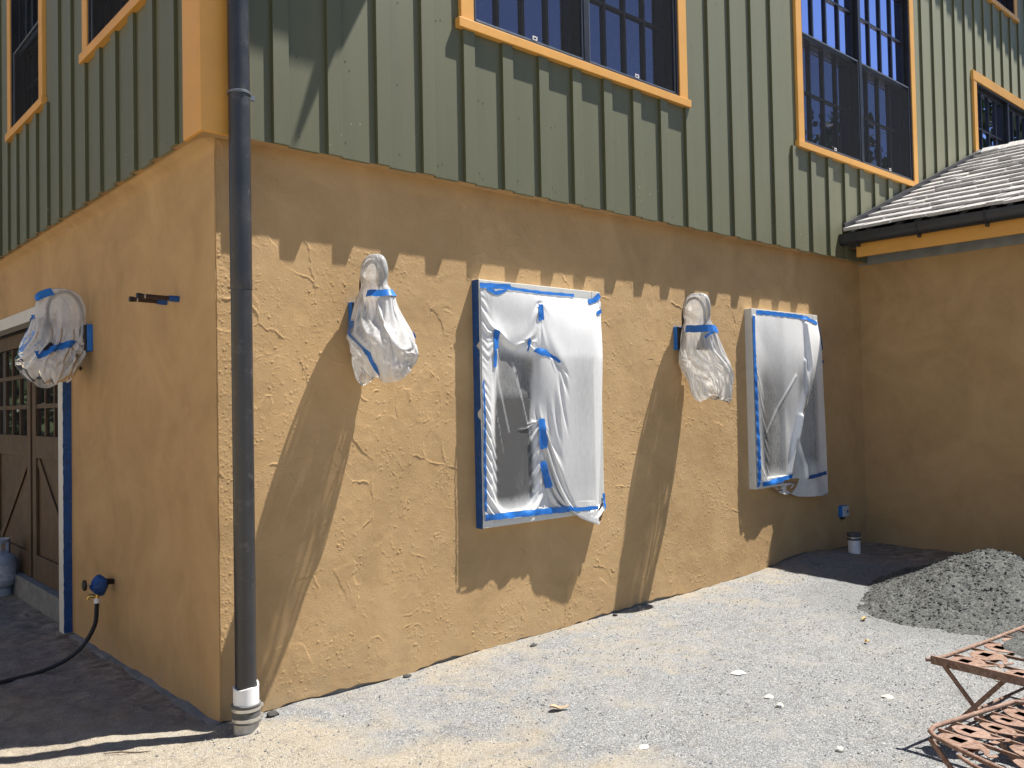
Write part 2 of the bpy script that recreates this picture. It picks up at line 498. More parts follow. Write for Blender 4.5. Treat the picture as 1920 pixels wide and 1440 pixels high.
def axis(lo, hi, step, far, n):
    core = np.arange(lo, hi + 1e-6, step)
    g = np.geomspace(step, far, n)
    return np.concatenate([lo - np.cumsum(g)[::-1], core, hi + np.cumsum(g)])
gx = axis(-2.6, 7.0, 0.02, 90, 34)
gy = axis(-3.6, 5.4, 0.02, 90, 34)
GX, GY = np.meshgrid(gx, gy)
GZ = gz(GX, GY)
near = (np.abs(GX - 2.2) < 4.9) & (np.abs(GY - 0.9) < 4.6)
GZ = GZ + near * (0.0035 * fbm(GX, GY, 0.06, 31, 2) + 0.006 * np.clip(fbm(GX, GY, 0.22, 37, 3) - 0.1, 0, 1) * 2)
# sandy patches: along the front wall and left of the corner; brown soil in the shaded zones, its tone lifted for missing skylight
sand = 0.06 + 0.46 * np.exp(-np.clip(-GY - 0.05, 0, 9) / 0.55) * sstep(0.2, 1.6, GX)
sand = sand + 0.22 * np.exp(-(((GX - 1.9) / 1.3) ** 2 + ((GY + 0.9) / 0.45) ** 2))
sand = np.maximum(sand, 0.95 * sstep(0.75, -0.45, GX + 0.55 * GY + 0.25 * fbm(GX, GY, .5, 61, 3)))
damp = 0.40 * sstep(-0.05, -0.25, GX) * sstep(-0.5, 0.6, GY)  # mask of shaded ground with lifted colour; not wet soil
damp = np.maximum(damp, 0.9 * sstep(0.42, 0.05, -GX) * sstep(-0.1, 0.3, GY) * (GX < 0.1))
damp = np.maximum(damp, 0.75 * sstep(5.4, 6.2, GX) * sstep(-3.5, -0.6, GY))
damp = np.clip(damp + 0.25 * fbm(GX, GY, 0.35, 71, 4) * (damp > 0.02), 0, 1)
shade_l = sstep(.1, -.2, GX) * sstep(-.7, .3, GY)
GZ = GZ + near * shade_l * (.014 * np.clip(fbm(GX, GY, .16, 401, 3), -.2, 1) + .006 * np.abs(fbm(GX, GY, .05, 405, 2)))
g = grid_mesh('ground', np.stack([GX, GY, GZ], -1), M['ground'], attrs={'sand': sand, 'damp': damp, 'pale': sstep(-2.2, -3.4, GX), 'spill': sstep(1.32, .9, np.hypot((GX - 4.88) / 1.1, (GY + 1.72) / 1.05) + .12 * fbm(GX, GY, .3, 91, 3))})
tag(g, 'gravelly grey ground with sandy patches in front of the walls', None, None, 'structure')

# loose gravel scattered over the ground
def scatter(name, mat, n, fx, rmin, rmax, zf, label, seed=5):
    r = np.random.default_rng(seed)
    base = np.array([(1, 0, 0), (-1, 0, 0), (0, 1, 0), (0, -1, 0), (0, 0, 1), (0, 0, -1)], float)
    tri = np.array([(0, 2, 4), (2, 1, 4), (1, 3, 4), (3, 0, 4), (2, 0, 5), (1, 2, 5), (3, 1, 5), (0, 3, 5)])
    xy = fx(r, n)
    n = len(xy)
    s = rmin + (rmax - rmin) * r.random(n) ** (3 if rmax < .02 else 14)
    V = base[None] * (s[:, None, None] * r.uniform(0.6, 1.3, (n, 6, 1)))
    th = r.uniform(0, 6.28, n); c, sn = np.cos(th), np.sin(th)
    x = V[..., 0] * c[:, None] - V[..., 1] * sn[:, None]; y = V[..., 0] * sn[:, None] + V[..., 1] * c[:, None]
    tilt = r.uniform(-.6, .6, (n, 1)); z = V[..., 2] * 0.7 + x * tilt * 0.5
    zz = zf(xy[:, 0], xy[:, 1]) + s * 0.25
    P = np.stack([x + xy[:, :1], y + xy[:, 1:2], z + zz[:, None]], -1).reshape(-1, 3)
    F = (tri[None] + 6 * np.arange(n)[:, None, None]).reshape(-1, 3)
    me = bpy.data.meshes.new(name)
    me.from_pydata(P.tolist(), [], F.tolist())
    o = finish(me, name, mat)
    return tag(o, label, None, None, 'stuff')

kp = NT('loose_gravel')
gi = kp.n('ShaderNodeTexWhiteNoise'); gi.noise_dimensions = '3D'
sn_ = kp.n('ShaderNodeVectorMath', operation='SNAP'); sn_.inputs[1].default_value = (0.02, 0.02, 0.5)
kp.l(kp.tc(), sn_.inputs[0]); kp.l(sn_.outputs[0], gi.inputs[0])
M['gravel'] = kp.set(kp.ramp(gi.outputs[0], [(0, (0.09, 0.095, 0.102)), (0.5, (0.19, 0.196, 0.205)), (0.85, (0.29, 0.288, 0.28)), (1, (0.55, 0.53, 0.49))]), 0.9, 0.3)
def fx_ground(r, n):
    x = r.uniform(-2.0, 6.2, n); y = -3.3 + 3.28 * r.random(n)
    keep = (y < -0.03) & ~((np.hypot((x - 4.88) / 1.0, (y + 1.72) / 1.0) < 0.9))
    return np.stack([x, y], -1)[keep]
scatter('loose_gravel', M['gravel'], 30000, fx_ground, 0.0020, 0.0075, gz, 'loose grey gravel chips strewn over the ground', 5)

# ------------------------------------------------------------------ the house
house = empty('house', (3.0, 3.0, 0.0), 'two-storey house with sage green board and batten siding above tan trowelled stucco', 'house')

# --- front stucco: trowelled relief as real geometry
def stucco_front():
    x0, x1, zt = 0.0, 6.75, 2.925
    nx, nz = 1560, 680
    X = np.linspace(x0, x1, nx); T = np.linspace(0, 1, nz)
    XX, TT = np.meshgrid(X, T)
    zb = gz(X, np.full(nx, -0.02)) + 0.006 + 0.012 * vnoise(X, X * 0, 0.35, 77) + 0.008 * vnoise(X, X * 0, 0.06, 78)
    ZZ = zb[None] + (zt - zb[None]) * TT
    H = 0.0016 * fbm(XX, ZZ, 0.5, 101, 3) + 0.0006 * fbm(XX, ZZ, 0.05, 111, 2)
    # trowel passes: warped cells at slightly different levels with raised lips
    r = np.random.default_rng(21)
    ns = 420
    S = np.stack([r.uniform(x0, x1, ns), r.uniform(0, 3, ns)], -1); lev = r.uniform(-1, 1, ns)
    wx = XX + 0.11 * fbm(XX, ZZ, 0.28, 131, 3) + 0.012 * fbm(XX, ZZ, 0.03, 135, 2)
    wz = ZZ + 0.11 * fbm(XX, ZZ, 0.28, 141, 3) + 0.012 * fbm(XX, ZZ, 0.03, 145, 2)
    f1 = np.full(XX.shape, 9.0); f2 = np.full(XX.shape, 9.0); lv = np.zeros(XX.shape)
    for i in range(ns):
        # only nearby columns can matter
        a = np.searchsorted(X, S[i, 0] - 0.6); b = np.searchsorted(X, S[i, 0] + 0.6)
        d = np.hypot((wx[:, a:b] - S[i, 0]) * 1.0, (wz[:, a:b] - S[i, 1]) * 0.8)
        n1 = d < f1[:, a:b]
        f2[:, a:b] = np.where(n1, f1[:, a:b], np.minimum(f2[:, a:b], d))
        lv[:, a:b] = np.where(n1, lev[i], lv[:, a:b])
        f1[:, a:b] = np.where(n1, d, f1[:, a:b])
    e = f2 - f1
    m = sstep(0.0, 0.35, fbm(XX, ZZ, 0.16, 151, 3) + 0.02)
    H += m * lv * 0.0012 * sstep(0.0, 0.012, e) + m * (0.0010 + 0.0022 * np.clip(fbm(XX, ZZ, 0.07, 161, 2) + .3, 0, 1)) * np.exp(-(e / 0.0045) ** 2)
    # individual drag strokes
    px = (x1 - x0) / (nx - 1); pz = zt / (nz - 1)
    def stroke(cx, cz, ang, ln, curv, h, wd):
        npt = max(5, int(ln / 0.003))
        t = np.linspace(-0.5, 0.5, npt)
        aa = ang + curv * t + 0.5 * vnoise(t * ln, t * 0 + cx * 7, 0.015, 5)
        xs = cx + np.cumsum(np.cos(aa)) * ln / npt; zs = cz + np.cumsum(np.sin(aa)) * ln / npt
        hh = h * (1 - (2 * t) ** 2) * (0.55 + 0.45 * vnoise(t * ln, t * 0 + cz * 5, 0.02, 6))
        k = int(math.ceil(2.2 * wd / px)) 
        for q in range(npt):
            i = int(round((xs[q] - x0) / px))
            if i < k or i >= nx - k - 1: continue
            j = int(round((zs[q] - zb[i]) / (zt - zb[i]) * (nz - 1)))
            if i < k or i >= nx - k - 1 or j < k or j >= nz - k - 1: continue
            sx = X[i - k:i + k + 1] - xs[q]; sz = ZZ[j - k:j + k + 1, i] - zs[q]
            b = hh[q] * np.exp(-(sx[None] ** 2 + sz[:, None] ** 2) / (wd * wd))
            H2[j - k:j + k + 1, i - k:i + k + 1] = np.maximum(H2[j - k:j + k + 1, i - k:i + k + 1], b)
    H2 = np.zeros(XX.shape)
    for c in range(520):
        cx, cz = r.uniform(0.05, 6.5), r.uniform(0.08, 2.75)
        R = r.uniform(0.03, 0.13); base = r.uniform(-0.9, 0.9) + (0 if r.random() < .6 else 1.5)
        dens = r.uniform(0.35, 0.9)
        for k in range(int(dens * (10 + R * 210))):
            a = r.uniform(0, 6.28); q = R * math.sqrt(r.random())
            stroke(cx + q * math.cos(a) * 0.9, cz + q * math.sin(a) * 1.4, base + r.normal(0, 0.5), r.uniform(0.006, 0.026), r.normal(0, 1.6), r.uniform(0.0014, 0.0044), r.uniform(0.0026, 0.0042))
    for c in range(420):
        stroke(r.uniform(0.1, 6.4), r.uniform(0.1, 2.7), r.uniform(0, 6.28), r.uniform(0.03, 0.20), r.normal(0, 1.4), r.uniform(0.0012, 0.0032), r.uniform(0.0026, 0.0038))
    for c in range(4200):
        stroke(r.uniform(0.05, 6.6), r.uniform(0.06, 2.8), r.uniform(0, 6.28), r.uniform(0.006, 0.03), r.normal(0, 1.8), r.uniform(0.0007, 0.0026), r.uniform(0.0026, 0.004))
    for c in range(420):          # rough arris at the house corner
        stroke(r.uniform(0.012, 0.075), r.uniform(0.05, 2.85), r.uniform(0.6, 2.6), r.uniform(0.006, 0.02), r.normal(0, 2), r.uniform(0.0012, 0.0036), 0.0036)
    H += H2
    H[:, 0] = np.minimum(H[:, 0], 0.001)
    P = np.stack([XX, -np.clip(H, -0.003, 0.010), ZZ], -1)
    lip = P[:1].copy(); lip[..., 1] = 0.02
    return grid_mesh('stucco_wall', np.concatenate([lip, P], 0), M['stucco'], house, label='tan front stucco wall with rough trowel marks')
stucco_front()

# left stucco with the garage opening, the wing wall, hidden back walls
GA0, GA1, GZ1 = 2.53, 5.75, 2.29
def stucco_left():
    def panel(y0, y1, z0, z1):
        ny = max(2, int((y1 - y0) / 0.02)); nz = max(2, int((z1 - z0) / 0.02))
        Y, Z = np.meshgrid(np.linspace(y0, y1, ny), np.linspace(z0, z1, nz))
        Xd = -0.058 * sstep(2.855, 2.912, Z) - 0.0022 * fbm(Y, Z, 0.6, 201, 3) - 0.0006 * fbm(Y, Z, 0.07, 205, 2)
        ed = np.exp(-np.clip(Y, 0, 9) / 0.03)
        Xd = Xd * (1 - ed) + 0.006 * ed * (1 + 0.4 * fbm(Y, Z, 0.05, 207, 2))
        return np.stack([Xd, Y, Z], -1)
    mb = MB()
    for a in ((-0.003, GA0, 0.0, 2.925), (GA0, GA1, GZ1, 2.925), (GA1, 9.0, -0.1, 2.925)):
        P = panel(*a); nv, nu = P.shape[:2]
        if a[2] == 0.0 and a[0] < 0:
            yb = P[0, :, 1]; lo = gz(yb * 0 - 0.03, yb) + 0.012 + 0.01 * vnoise(yb, yb * 0, 0.2, 88)
            t = (P[:, :, 2] / 2.925)
            P[:, :, 2] = lo[None] + (2.925 - lo[None]) * t
        fs = [(j * nu + i, j * nu + i + 1, (j + 1) * nu + i + 1, (j + 1) * nu + i) for j in range(nv - 1) for i in range(nu - 1)]
        mb.add(P.reshape(-1, 3).tolist(), fs)
    mb.build('stucco_wall', M['stucco_smooth'], house, smooth=180, label='smooth tan stucco wall beside the garage door', recalc=False)
stucco_left()

def stucco_wing():
    ny, nz = 200, 120
    Y, Z = np.meshgrid(np.linspace(-6.0, 0.02, ny), np.linspace(-0.05, 2.98, nz))
    X = 6.70 + 0.002 * fbm(Y, Z, 0.6, 221, 3) + 0.0008 * fbm(Y, Z, 0.08, 225, 2)
    grid_mesh('stucco_wall', np.stack([X, Y, Z], -1), M['stucco_smooth'], house, label='shaded tan stucco wall of the side wing')
    MB().box(6.72, 13.0, -6.0, -5.96, -0.1, 3.0).build('gable_wall', M['stucco_smooth'], house)
stucco_wing()

fm = MB()
fm.box(0.004, 6.7, 0.012, 0.12, -0.2, 0.16)
fm.box(0.016, 0.12, 0.13, GA0, -0.2, 0.14)
fm.build('foundation', M['concrete'], house, bevel=0.004)
# rough concrete footing that shows along the foot of the left wall
ny = 300
yy = np.linspace(0.0, GA0 - 0.1, ny)
wd = 0.040 + 0.010 * vnoise(yy, yy * 0, 0.15, 301) + .006 * vnoise(yy, yy * 0, 0.03, 302)
ht = gz(-wd, yy) + 0.006 + 0.008 * vnoise(yy, yy * 0, 0.08, 303)
P = np.stack([np.stack([-wd - 0.012, yy, ht - 0.04], -1), np.stack([-wd, yy, ht], -1), np.stack([-wd * 0.5, yy, ht + 0.006], -1), np.stack([yy * 0 + 0.012, yy, ht + 0.01], -1)], 0)
grid_mesh('footing', P, M['concrete'], house, smooth=50)

# --- siding
Z0, ZT = 2.912, 8.05
UW = {'F': [(1.595, 3.645, 3.905, 5.98), (5.495, 7.80, 3.905, 5.98), (9.68, 11.9, 3.45, 5.46), (9.55, 11.13, 6.70, 7.6)],
      'L': [(0.45, 1.665, 3.865, 5.95), (2.845, 3.745, 3.865, 5.95), (5.6, 6.9, 3.865, 5.95)]}
def siding(ax, a_lo, a_hi, first, step):
    mb = MB(); holes = UW[ax]
    As = sorted({a_lo, a_hi, *[h[0] for h in holes], *[h[1] for h in holes]})
    Zs = sorted({Z0, ZT, *[h[2] for h in holes], *[h[3] for h in holes]})
    for i in range(len(As) - 1):
        for j in range(len(Zs) - 1):
            ca, cz = (As[i] + As[i + 1]) / 2, (Zs[j] + Zs[j + 1]) / 2
            if any(h[0] < ca < h[1] and h[2] < cz < h[3] for h in holes): continue
            mb.add([PT(ax, As[i], .092, Zs[j]), PT(ax, As[i + 1], .092, Zs[j]), PT(ax, As[i + 1], .092, Zs[j + 1]), PT(ax, As[i], .092, Zs[j + 1])], [(0, 1, 2, 3)])
    rr = random.Random(3 if ax == 'F' else 4)
    a = first; k = 0
    while a < a_hi - 0.1:
        segs = [(Z0 - rr.uniform(0.0, 0.003), ZT)]
        for h in holes:
            if a + 0.088 > h[0] - 0.13 and a < h[1] + 0.13:
                ns = []
                for s in segs:
                    if s[0] < h[2] - 0.06: ns.append((s[0], min(s[1], h[2] - 0.06)))
                    if s[1] > h[3] + 0.12: ns.append((max(s[0], h[3] + 0.12), s[1]))
                segs = ns
        for s in segs:
            wbox(mb, ax, a, a + 0.088, 0.0922, 0.113, s[0], s[1])
        # board ends below: slightly uneven
        dz = rr.uniform(0.0005, 0.004)
        wbox(mb, ax, a + 0.10, a + 0.27, 0.072, 0.0917, Z0 - dz, Z0 + 0.02)
        a += step + rr.uniform(-0.004, 0.004); k += 1
    o = mb.build('siding', M['siding'], house, bevel=0.0015, recalc=True)
    nl = MB(); a = first
    while a < min(a_hi, 9.0) - .4:
        for zz in (2.975, 3.42, 3.86, 4.35, 4.8, 5.3):
            for aa in (a + .118, a + .150):
                c_ = (aa + rr.uniform(-.008, .008), zz + rr.uniform(-.03, .03))
                if rr.random() < .35 or any(h[0] - .13 < c_[0] < h[1] + .13 and h[2] - .08 < c_[1] < h[3] + .14 for h in holes): continue
                nl.add([PT(ax, c_[0] + .0042 * math.cos(q * 1.047), .0932, c_[1] + .0042 * math.sin(q * 1.047)) for q in range(6)], [tuple(range(6))])
        a += step
    no = nl.build('nail_heads', M['peg'], o); no['kind'] = 'stuff'
    lab = 'sunlit sage green board and batten siding' if ax == 'F' else 'shaded olive green board and batten siding'
    o['label'] = lab
    return o
siding('F', -0.09, 12.6, 0.2665, 0.3136)
siding('L', -0.09, 9.0, 0.215, 0.3045)
# underside between siding and stucco
sm = MB()
sm.add([(-.08, -.0915, Z0 + .003), (12.6, -.0915, Z0 + .003), (12.6, .01, Z0 + .003), (-.08, .01, Z0 + .003)], [(0, 1, 2, 3)])
sm.add([(-.0915, .01, Z0 + .004), (.01, .01, Z0 + .004), (.01, 9, Z0 + .004), (-.0915, 9, Z0 + .004)], [(0, 1, 2, 3)])
sm.build('soffit_board', M['stucco_smooth'], house)
cb = MB()
cb.box(-0.113, 0.140, -0.113, -0.0918, Z0 - 0.012, ZT)
cb.box(-0.113, -0.0918, -0.0912, 0.105, Z0 - 0.012, ZT)
cb.build('corner_board', M['trim'], house, bevel=0.003)

# --- upper windows
def upper_window(ax, a0, a1, z0, z1, units, zm, screens=True, tabs=True, rows=2, label=None):
    f = MB()
    wbox(f, ax, a0 - .10, a0, .084, .119, z0, z1 + .005)
    wbox(f, ax, a1, a1 + .10, .084, .119, z0, z1 + .005)
    wbox(f, ax, a0 - .115, a1 + .115, .084, .123, z1 + .006, z1 + .125)
    win = f.build('window', M['trim'], house, bevel=0.0025, label=label)
    s = MB(); wbox(s, ax, a0 - .125, a1 + .125, .072, .132, z0 - .06, z0 - .001)
    s.build('sill', M['sill'], win, bevel=0.003)
    j = MB()
    wbox(j, ax, a0, a0 + .022, -.10, .110, z0, z1)
    wbox(j, ax, a1 - .022, a1, -.10, .110, z0, z1)
    wbox(j, ax, a0 + .0225, a1 - .0225, -.10, .110, z0, z0 + .022)
    wbox(j, ax, a0 + .0225, a1 - .0225, -.10, .110, z1 - .022, z1)
    n = units
    uw = (a1 - a0 - .044 - (n - 1) * .055) / n
    us = []
    for i in range(n):
        u0 = a0 + .022 + i * (uw + .055); us.append((u0, u0 + uw))
        if i: wbox(j, ax, u0 - .0545, u0 - .0005, -.10, .106, z0 + .0225, z1 - .0225)
    j.build('jamb', M['sash'], win, bevel=0.002)
    for (u0, u1) in us:
        for (b0, b1, d0, nr) in ((z0 + .023, zm + .02, -.02, rows), (zm - .02, z1 - .023, .022, rows)):
            sa = MB(); st = .042
            wbox(sa, ax, u0 + .002, u0 + st, d0, d0 + .038, b0, b1)
            wbox(sa, ax, u1 - st, u1 - .002, d0, d0 + .038, b0, b1)
            wbox(sa, ax, u0 + st + .0005, u1 - st - .0005, d0 + .001, d0 + .037, b0, b0 + st)
            wbox(sa, ax, u0 + st + .0005, u1 - st - .0005, d0 + .001, d0 + .037, b1 - .042, b1)
            nc = 4 if (u1 - u0) > .7 else 3
            for c in range(1, nc):
                aa = u0 + st + (u1 - u0 - 2 * st) * c / nc
                wbox(sa, ax, aa - .012, aa + .012, d0 + .014, d0 + .034, b0 + st + .0005, b1 - .0425)
            for q in range(1, nr):
                zz = b0 + st + (b1 - .042 - b0 - st) * q / nr
                wbox(sa, ax, u0 + st + .001, u1 - st - .001, d0 + .0135, d0 + .0325, zz - .011, zz + .011)
            so_ = sa.build('sash', M['sash'], win, bevel=0.0015)
            pn = MB()
            pn.add([PT(ax, u0 + st - .01, d0 + .013, b0 + st - .01), PT(ax, u1 - st + .01, d0 + .013, b0 + st - .01),
                    PT(ax, u1 - st + .01, d0 + .013, b1 - .035), PT(ax, u0 + st - .01, d0 + .013, b1 - .035)], [(0, 1, 2, 3)])
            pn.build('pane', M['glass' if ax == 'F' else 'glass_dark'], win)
        if screens:
            sc = MB(); d = .086
            t = .013
            wbox(sc, ax, u0 + .001, u0 + t, d, d + .012, z0 + .023, zm)
            wbox(sc, ax, u1 - t, u1 - .001, d, d + .012, z0 + .023, zm)
            wbox(sc, ax, u0 + t + .0005, u1 - t - .0005, d, d + .012, z0 + .023, z0 + .023 + t)
            wbox(sc, ax, u0 + t + .0005, u1 - t - .0005, d, d + .012, zm - t, zm)
            sco = sc.build('screen_frame', M['alum'], win, bevel=0.001)
            pm = MB(); pm.add([PT(ax, u0 + t, d + .006, z0 + .03), PT(ax, u1 - t, d + .006, z0 + .03), PT(ax, u1 - t, d + .006, zm - t), PT(ax, u0 + t, d + .006, zm - t)], [(0, 1, 2, 3)])
            pm.build('screen', M['screen'], win)
            if tabs:
                tb = MB(); uc = u0 + .52 * (u1 - u0); zz = z0 + .036
                wbox(tb, ax, uc - .02, uc - .014, d + .0125, d + .018, zz, zz + .026)
                wbox(tb, ax, uc + .014, uc + .02, d + .0125, d + .018, zz, zz + .026)
                wbox(tb, ax, uc - .0135, uc + .0135, d + .0125, d + .018, zz + .020, zz + .026)
                wbox(tb, ax, uc - .0135, uc + .0135, d + .0125, d + .018, zz, zz + .005)
                tb.build('pull_tab', M['tab'], win)
    return win
upper_window('F', *UW['F'][0], 2, 4.95, label='twin upper window nearest the corner board')
upper_window('F', *UW['F'][1], 2, 4.95, label='twin upper window with bright blue reflections above dark screens')
upper_window('F', *UW['F'][2], 2, 4.45, screens=False, label='upper window half hidden by the wing roof')
upper_window('F', *UW['F'][3], 2, 7.15, screens=False, rows=2, label='small high window near the top right')
upper_window('L', *UW['L'][0], 1, 4.95, tabs=False, label='shaded side window nearer the corner board')
upper_window('L', *UW['L'][1], 1, 4.50, tabs=False, label='narrow shaded side window at the left edge')
upper_window('L', *UW['L'][2], 1, 4.50, tabs=False)

# --- lower windows: box frames planted on the stucco
WIN = {1: (1.637, 2.735, 0.805, 2.335), 2: (4.625, 5.718, 0.808, 2.338)}
def lower_window(i):
    a0, a1, z0, z1 = WIN[i]
    f = MB(); t = .085; D = .068
    wbox(f, 'F', a0, a0 + t, -.004, D, z0, z1); wbox(f, 'F', a1 - t, a1, -.004, D, z0, z1)
    wbox(f, 'F', a0 + t + .0005, a1 - t - .0005, -.004, D - .001, z1 - t, z1)
    wbox(f, 'F', a0 + t + .0005, a1 - t - .0005, -.004, D - .001, z0, z0 + t)
    win = f.build('window', M['primed'], house, bevel=0.003, label='lower window with grey primed frame ' + ('in full sun' if i == 1 else 'near the wing corner'))
    b0, b1, c0, c1 = a0 + t, a1 - t, z0 + t, z1 - t
    mid = (b0 + b1) / 2
    sb = MB()
    wbox(sb, 'F', mid - .03, mid + .03, -.002, .052, c0, c1)
    sb.build('mullion', M['primed'], win, bevel=0.002)
    zm = z0 + .807
    for (u0, u1) in ((b0, mid - .03), (mid + .03, b1)):
        for (q0, q1, dd) in ((c0, zm + .015, .012), (zm - .015, c1, .022)):
            sa = MB()
            wbox(sa, 'F', u0 + .0005, u0 + .035, -.001, dd + .012, q0, q1); wbox(sa, 'F', u1 - .035, u1 - .0005, -.001, dd + .012, q0, q1)
            wbox(sa, 'F', u0 + .0355, u1 - .0355, -.001, dd + .011, q0 + .0005, q0 + .04); wbox(sa, 'F', u0 + .0355, u1 - .0355, -.001, dd + .011, q1 - .035, q1 - .0005)
            sa.build('sash', M['sash'], win, bevel=0.0015)
            pn = MB(); pn.add([PT('F', u0 + .03, dd, q0 + .03), PT('F', u1 - .03, dd, q0 + .03), PT('F', u1 - .03, dd, q1 - .03), PT('F', u0 + .03, dd, q1 - .03)], [(0, 1, 2, 3)])
            pn.build('pane', M['glass_dark'], win)
    return win
lower_window(1); lower_window(2)

# --- garage: casing, two door leaves, threshold
tm = MB()
wbox(tm, 'L', GA0 - .02, GA0 + .092, -.05, .058, 0.015, GZ1 - .0005)
wbox(tm, 'L', GA0 - .02, GA1 + .1, -.05, .062, GZ1, GZ1 + .098)
wbox(tm, 'L', GA1 - .09, GA1 + .02, -.05, .058, 0.0, GZ1 - .0005)
tm.build('garage_casing', M['primed'], house, bevel=0.003)
ct = MB()
cu = MB(); wbox(cu, 'L', GA0 + .0925, GA1 - .095, -.22, -.012, -.1, .19)
cu.build('threshold', M['concrete'], house, bevel=0.008)
def leaf(y0, y1, flip):
    b = MB(); dd = -.085
    wbox(b, 'L', y0, y1, dd - .04, dd - .012, .195, GZ1 - .02)
    door = b.build('garage_door', M['door'], house, bevel=0.002)
    fr = MB(); sw = .11
    wbox(fr, 'L', y0, y0 + sw, dd - .0118, dd + .012, .195, GZ1 - .02); wbox(fr, 'L', y1 - sw, y1, dd - .0118, dd + .012, .195, GZ1 - .02)
    for (q0, q1) in ((.195, .40), (1.20, 1.38), (2.15, GZ1 - .02)):
        wbox(fr, 'L', y0 + sw + .0005, y1 - sw - .0005, dd - .0118, dd + .011, q0, q1)
    n = 4; w0 = y0 + sw; w1 = y1 - sw
    for c in range(1, n):
        aa = w0 + (w1 - w0) * c / n; wbox(fr, 'L', aa - .014, aa + .014, dd - .0118, dd + .006, 1.3805, 2.1495)
    for q in (1.625, 1.89):
        wbox(fr, 'L', w0 + .0005, w1 - .0005, dd - .0118, dd + .0055, q - .018, q + .018)
    fr.build('door_frame', M['door'], door, bevel=0.002)
    br = MB()
    a = (w1 - .02, 1.18) if flip else (w0 + .02, 1.18); c = (w0 + .05, .42) if flip else (w1 - .05, .42)
    br.bar(PT('L', a[0], dd - .004, a[1]), PT('L', c[0], dd - .004, c[1]), .075, .012, up=(1, 0, 0))
    br.build('brace', M['door'], door, bevel=0.002)
    st = MB()
    off = .05 if not flip else -.05
    st.bar(PT('L', a[0] + off, dd - .008, a[1] - .03), PT('L', c[0] + off, dd - .008, c[1] + .03), .03, .006, up=(1, 0, 0))
    st.build('brace_gap_shade', M['door_dark'], door)  # dark strip painted in for the shadow gap beside the brace
    pn = MB(); pn.add([PT('L', w0, dd - .0105, 1.38), PT('L', w1, dd - .0105, 1.38), PT('L', w1, dd - .0105, 2.15), PT('L', w0, dd - .0105, 2.15)], [(0, 1, 2, 3)])
    pn.build('pane', M['glass_dark'], door)
leaf(GA0 + .097, 3.93, True); leaf(4.0, 5.33, False)
dk = MB(); wbox(dk, 'L', GA0 + .0, GA1, -.30, -.14, 0, 2.4); dk.build('door_backing', M['door_dark'], house)

# --- roofs
mr = MB()
mr.box(-.6, 13.2, -.48, 9.2, ZT + .02, ZT + .22)
mr.build('main_roof', M['shake'], house)
er = MB()                      # unseen block over the corner, shaped to cast the shadow on the siding
er.hexa([(-.62, -.492, 5.40), (1.45, -.492, 5.40), (1.62, -.125, 5.40), (-.62, -.125, 5.40), (-.62, -.44, 5.55), (1.44, -.44, 5.55), (1.60, -.125, 5.8), (-.62, -.125, 5.8)])
er.hexa([(1.40, -.578, 5.41), (1.425, -.578, 5.41), (1.43, -.46, 5.41), (1.34, -.46, 5.41), (1.40, -.578, 5.43), (1.425, -.578, 5.43), (1.43, -.46, 5.45), (1.34, -.46, 5.45)])
er.build('corner_shadow_block', M['trim'], house)

# wing roof: thick shakes laid in courses
EX, EZ, RX, RZ_ = 6.17, 3.165, 9.85, 4.60
slope = (RZ_ - EZ) / (RX - EX); cs = 1 / math.hypot(1, slope); sn = slope * cs
dk_ = MB()
dk_.add([(EX + .03, -.125, EZ - .02), (EX + .03, -6.4, EZ - .02), (RX, -6.4, RZ_ - .035), (RX, -.125, RZ_ - .035)], [(0, 1, 2, 3)])
dk_.add([(RX, -.115, RZ_ - .03), (RX, -6.4, RZ_ - .03), (13.6, -6.4, EZ), (13.6, -.115, EZ)], [(0, 1, 2, 3)])
sh = MB(); rr = random.Random(9)
L = math.hypot(RX - EX, RZ_ - EZ); ex = .27; nrow = int(L / ex) + 1
for q in range(nrow):
    s0 = q * ex - .02 + rr.uniform(-.004, .004)
    y = -.137
    while y > -6.4:
        wd_ = rr.uniform(.10, .30)
        y2 = max(-6.4, y - wd_)
        a0 = s0 + rr.uniform(-.028, .02); th = rr.uniform(.018, .034); l2 = a0 + ex + .10
        l2 = min(l2, L)
        lift0 = .010 + rr.uniform(0, .008); lift1 = .001
        def pp(s, yy, up): return (EX + s * cs - up * sn, yy, EZ + s * sn + up * cs)
        tl = rr.uniform(-.005, .005)
        sh.hexa([pp(a0, y2 + .004, lift0 + .001), pp(a0, y - .004, lift0 + .001 + tl), pp(l2, y - .004, lift1 - .01), pp(l2, y2 + .004, lift1 - .01),
                 pp(a0, y2 + .004, lift0 + th), pp(a0, y - .004, lift0 + th + tl), pp(l2, y - .004, lift1 + .003), pp(l2, y2 + .004, lift1 + .003)])
        y = y2
wr = sh.build('wing_roof', M['shake'], house, recalc=False)
dk_.build('roof_deck', M['gutter'], wr)
rc = MB(); y = -.13
while y > -6.4:
    y2 = y - .3
    rc.hexa([(RX - .13, y2 + .01, RZ_ - .025), (RX - .13, y + .02, RZ_ - .02), (RX + .13, y + .02, RZ_ - .02), (RX + .13, y2 + .01, RZ_ - .025),
             (RX - .02, y2 + .01, RZ_ + .045), (RX - .02, y + .02, RZ_ + .06), (RX + .02, y + .02, RZ_ + .06), (RX + .02, y2 + .01, RZ_ + .045)])
    y = y2
rc.build('ridge_cap', M['shake'], wr)
fl = MB()                     # stepped flashing where the roof meets the siding
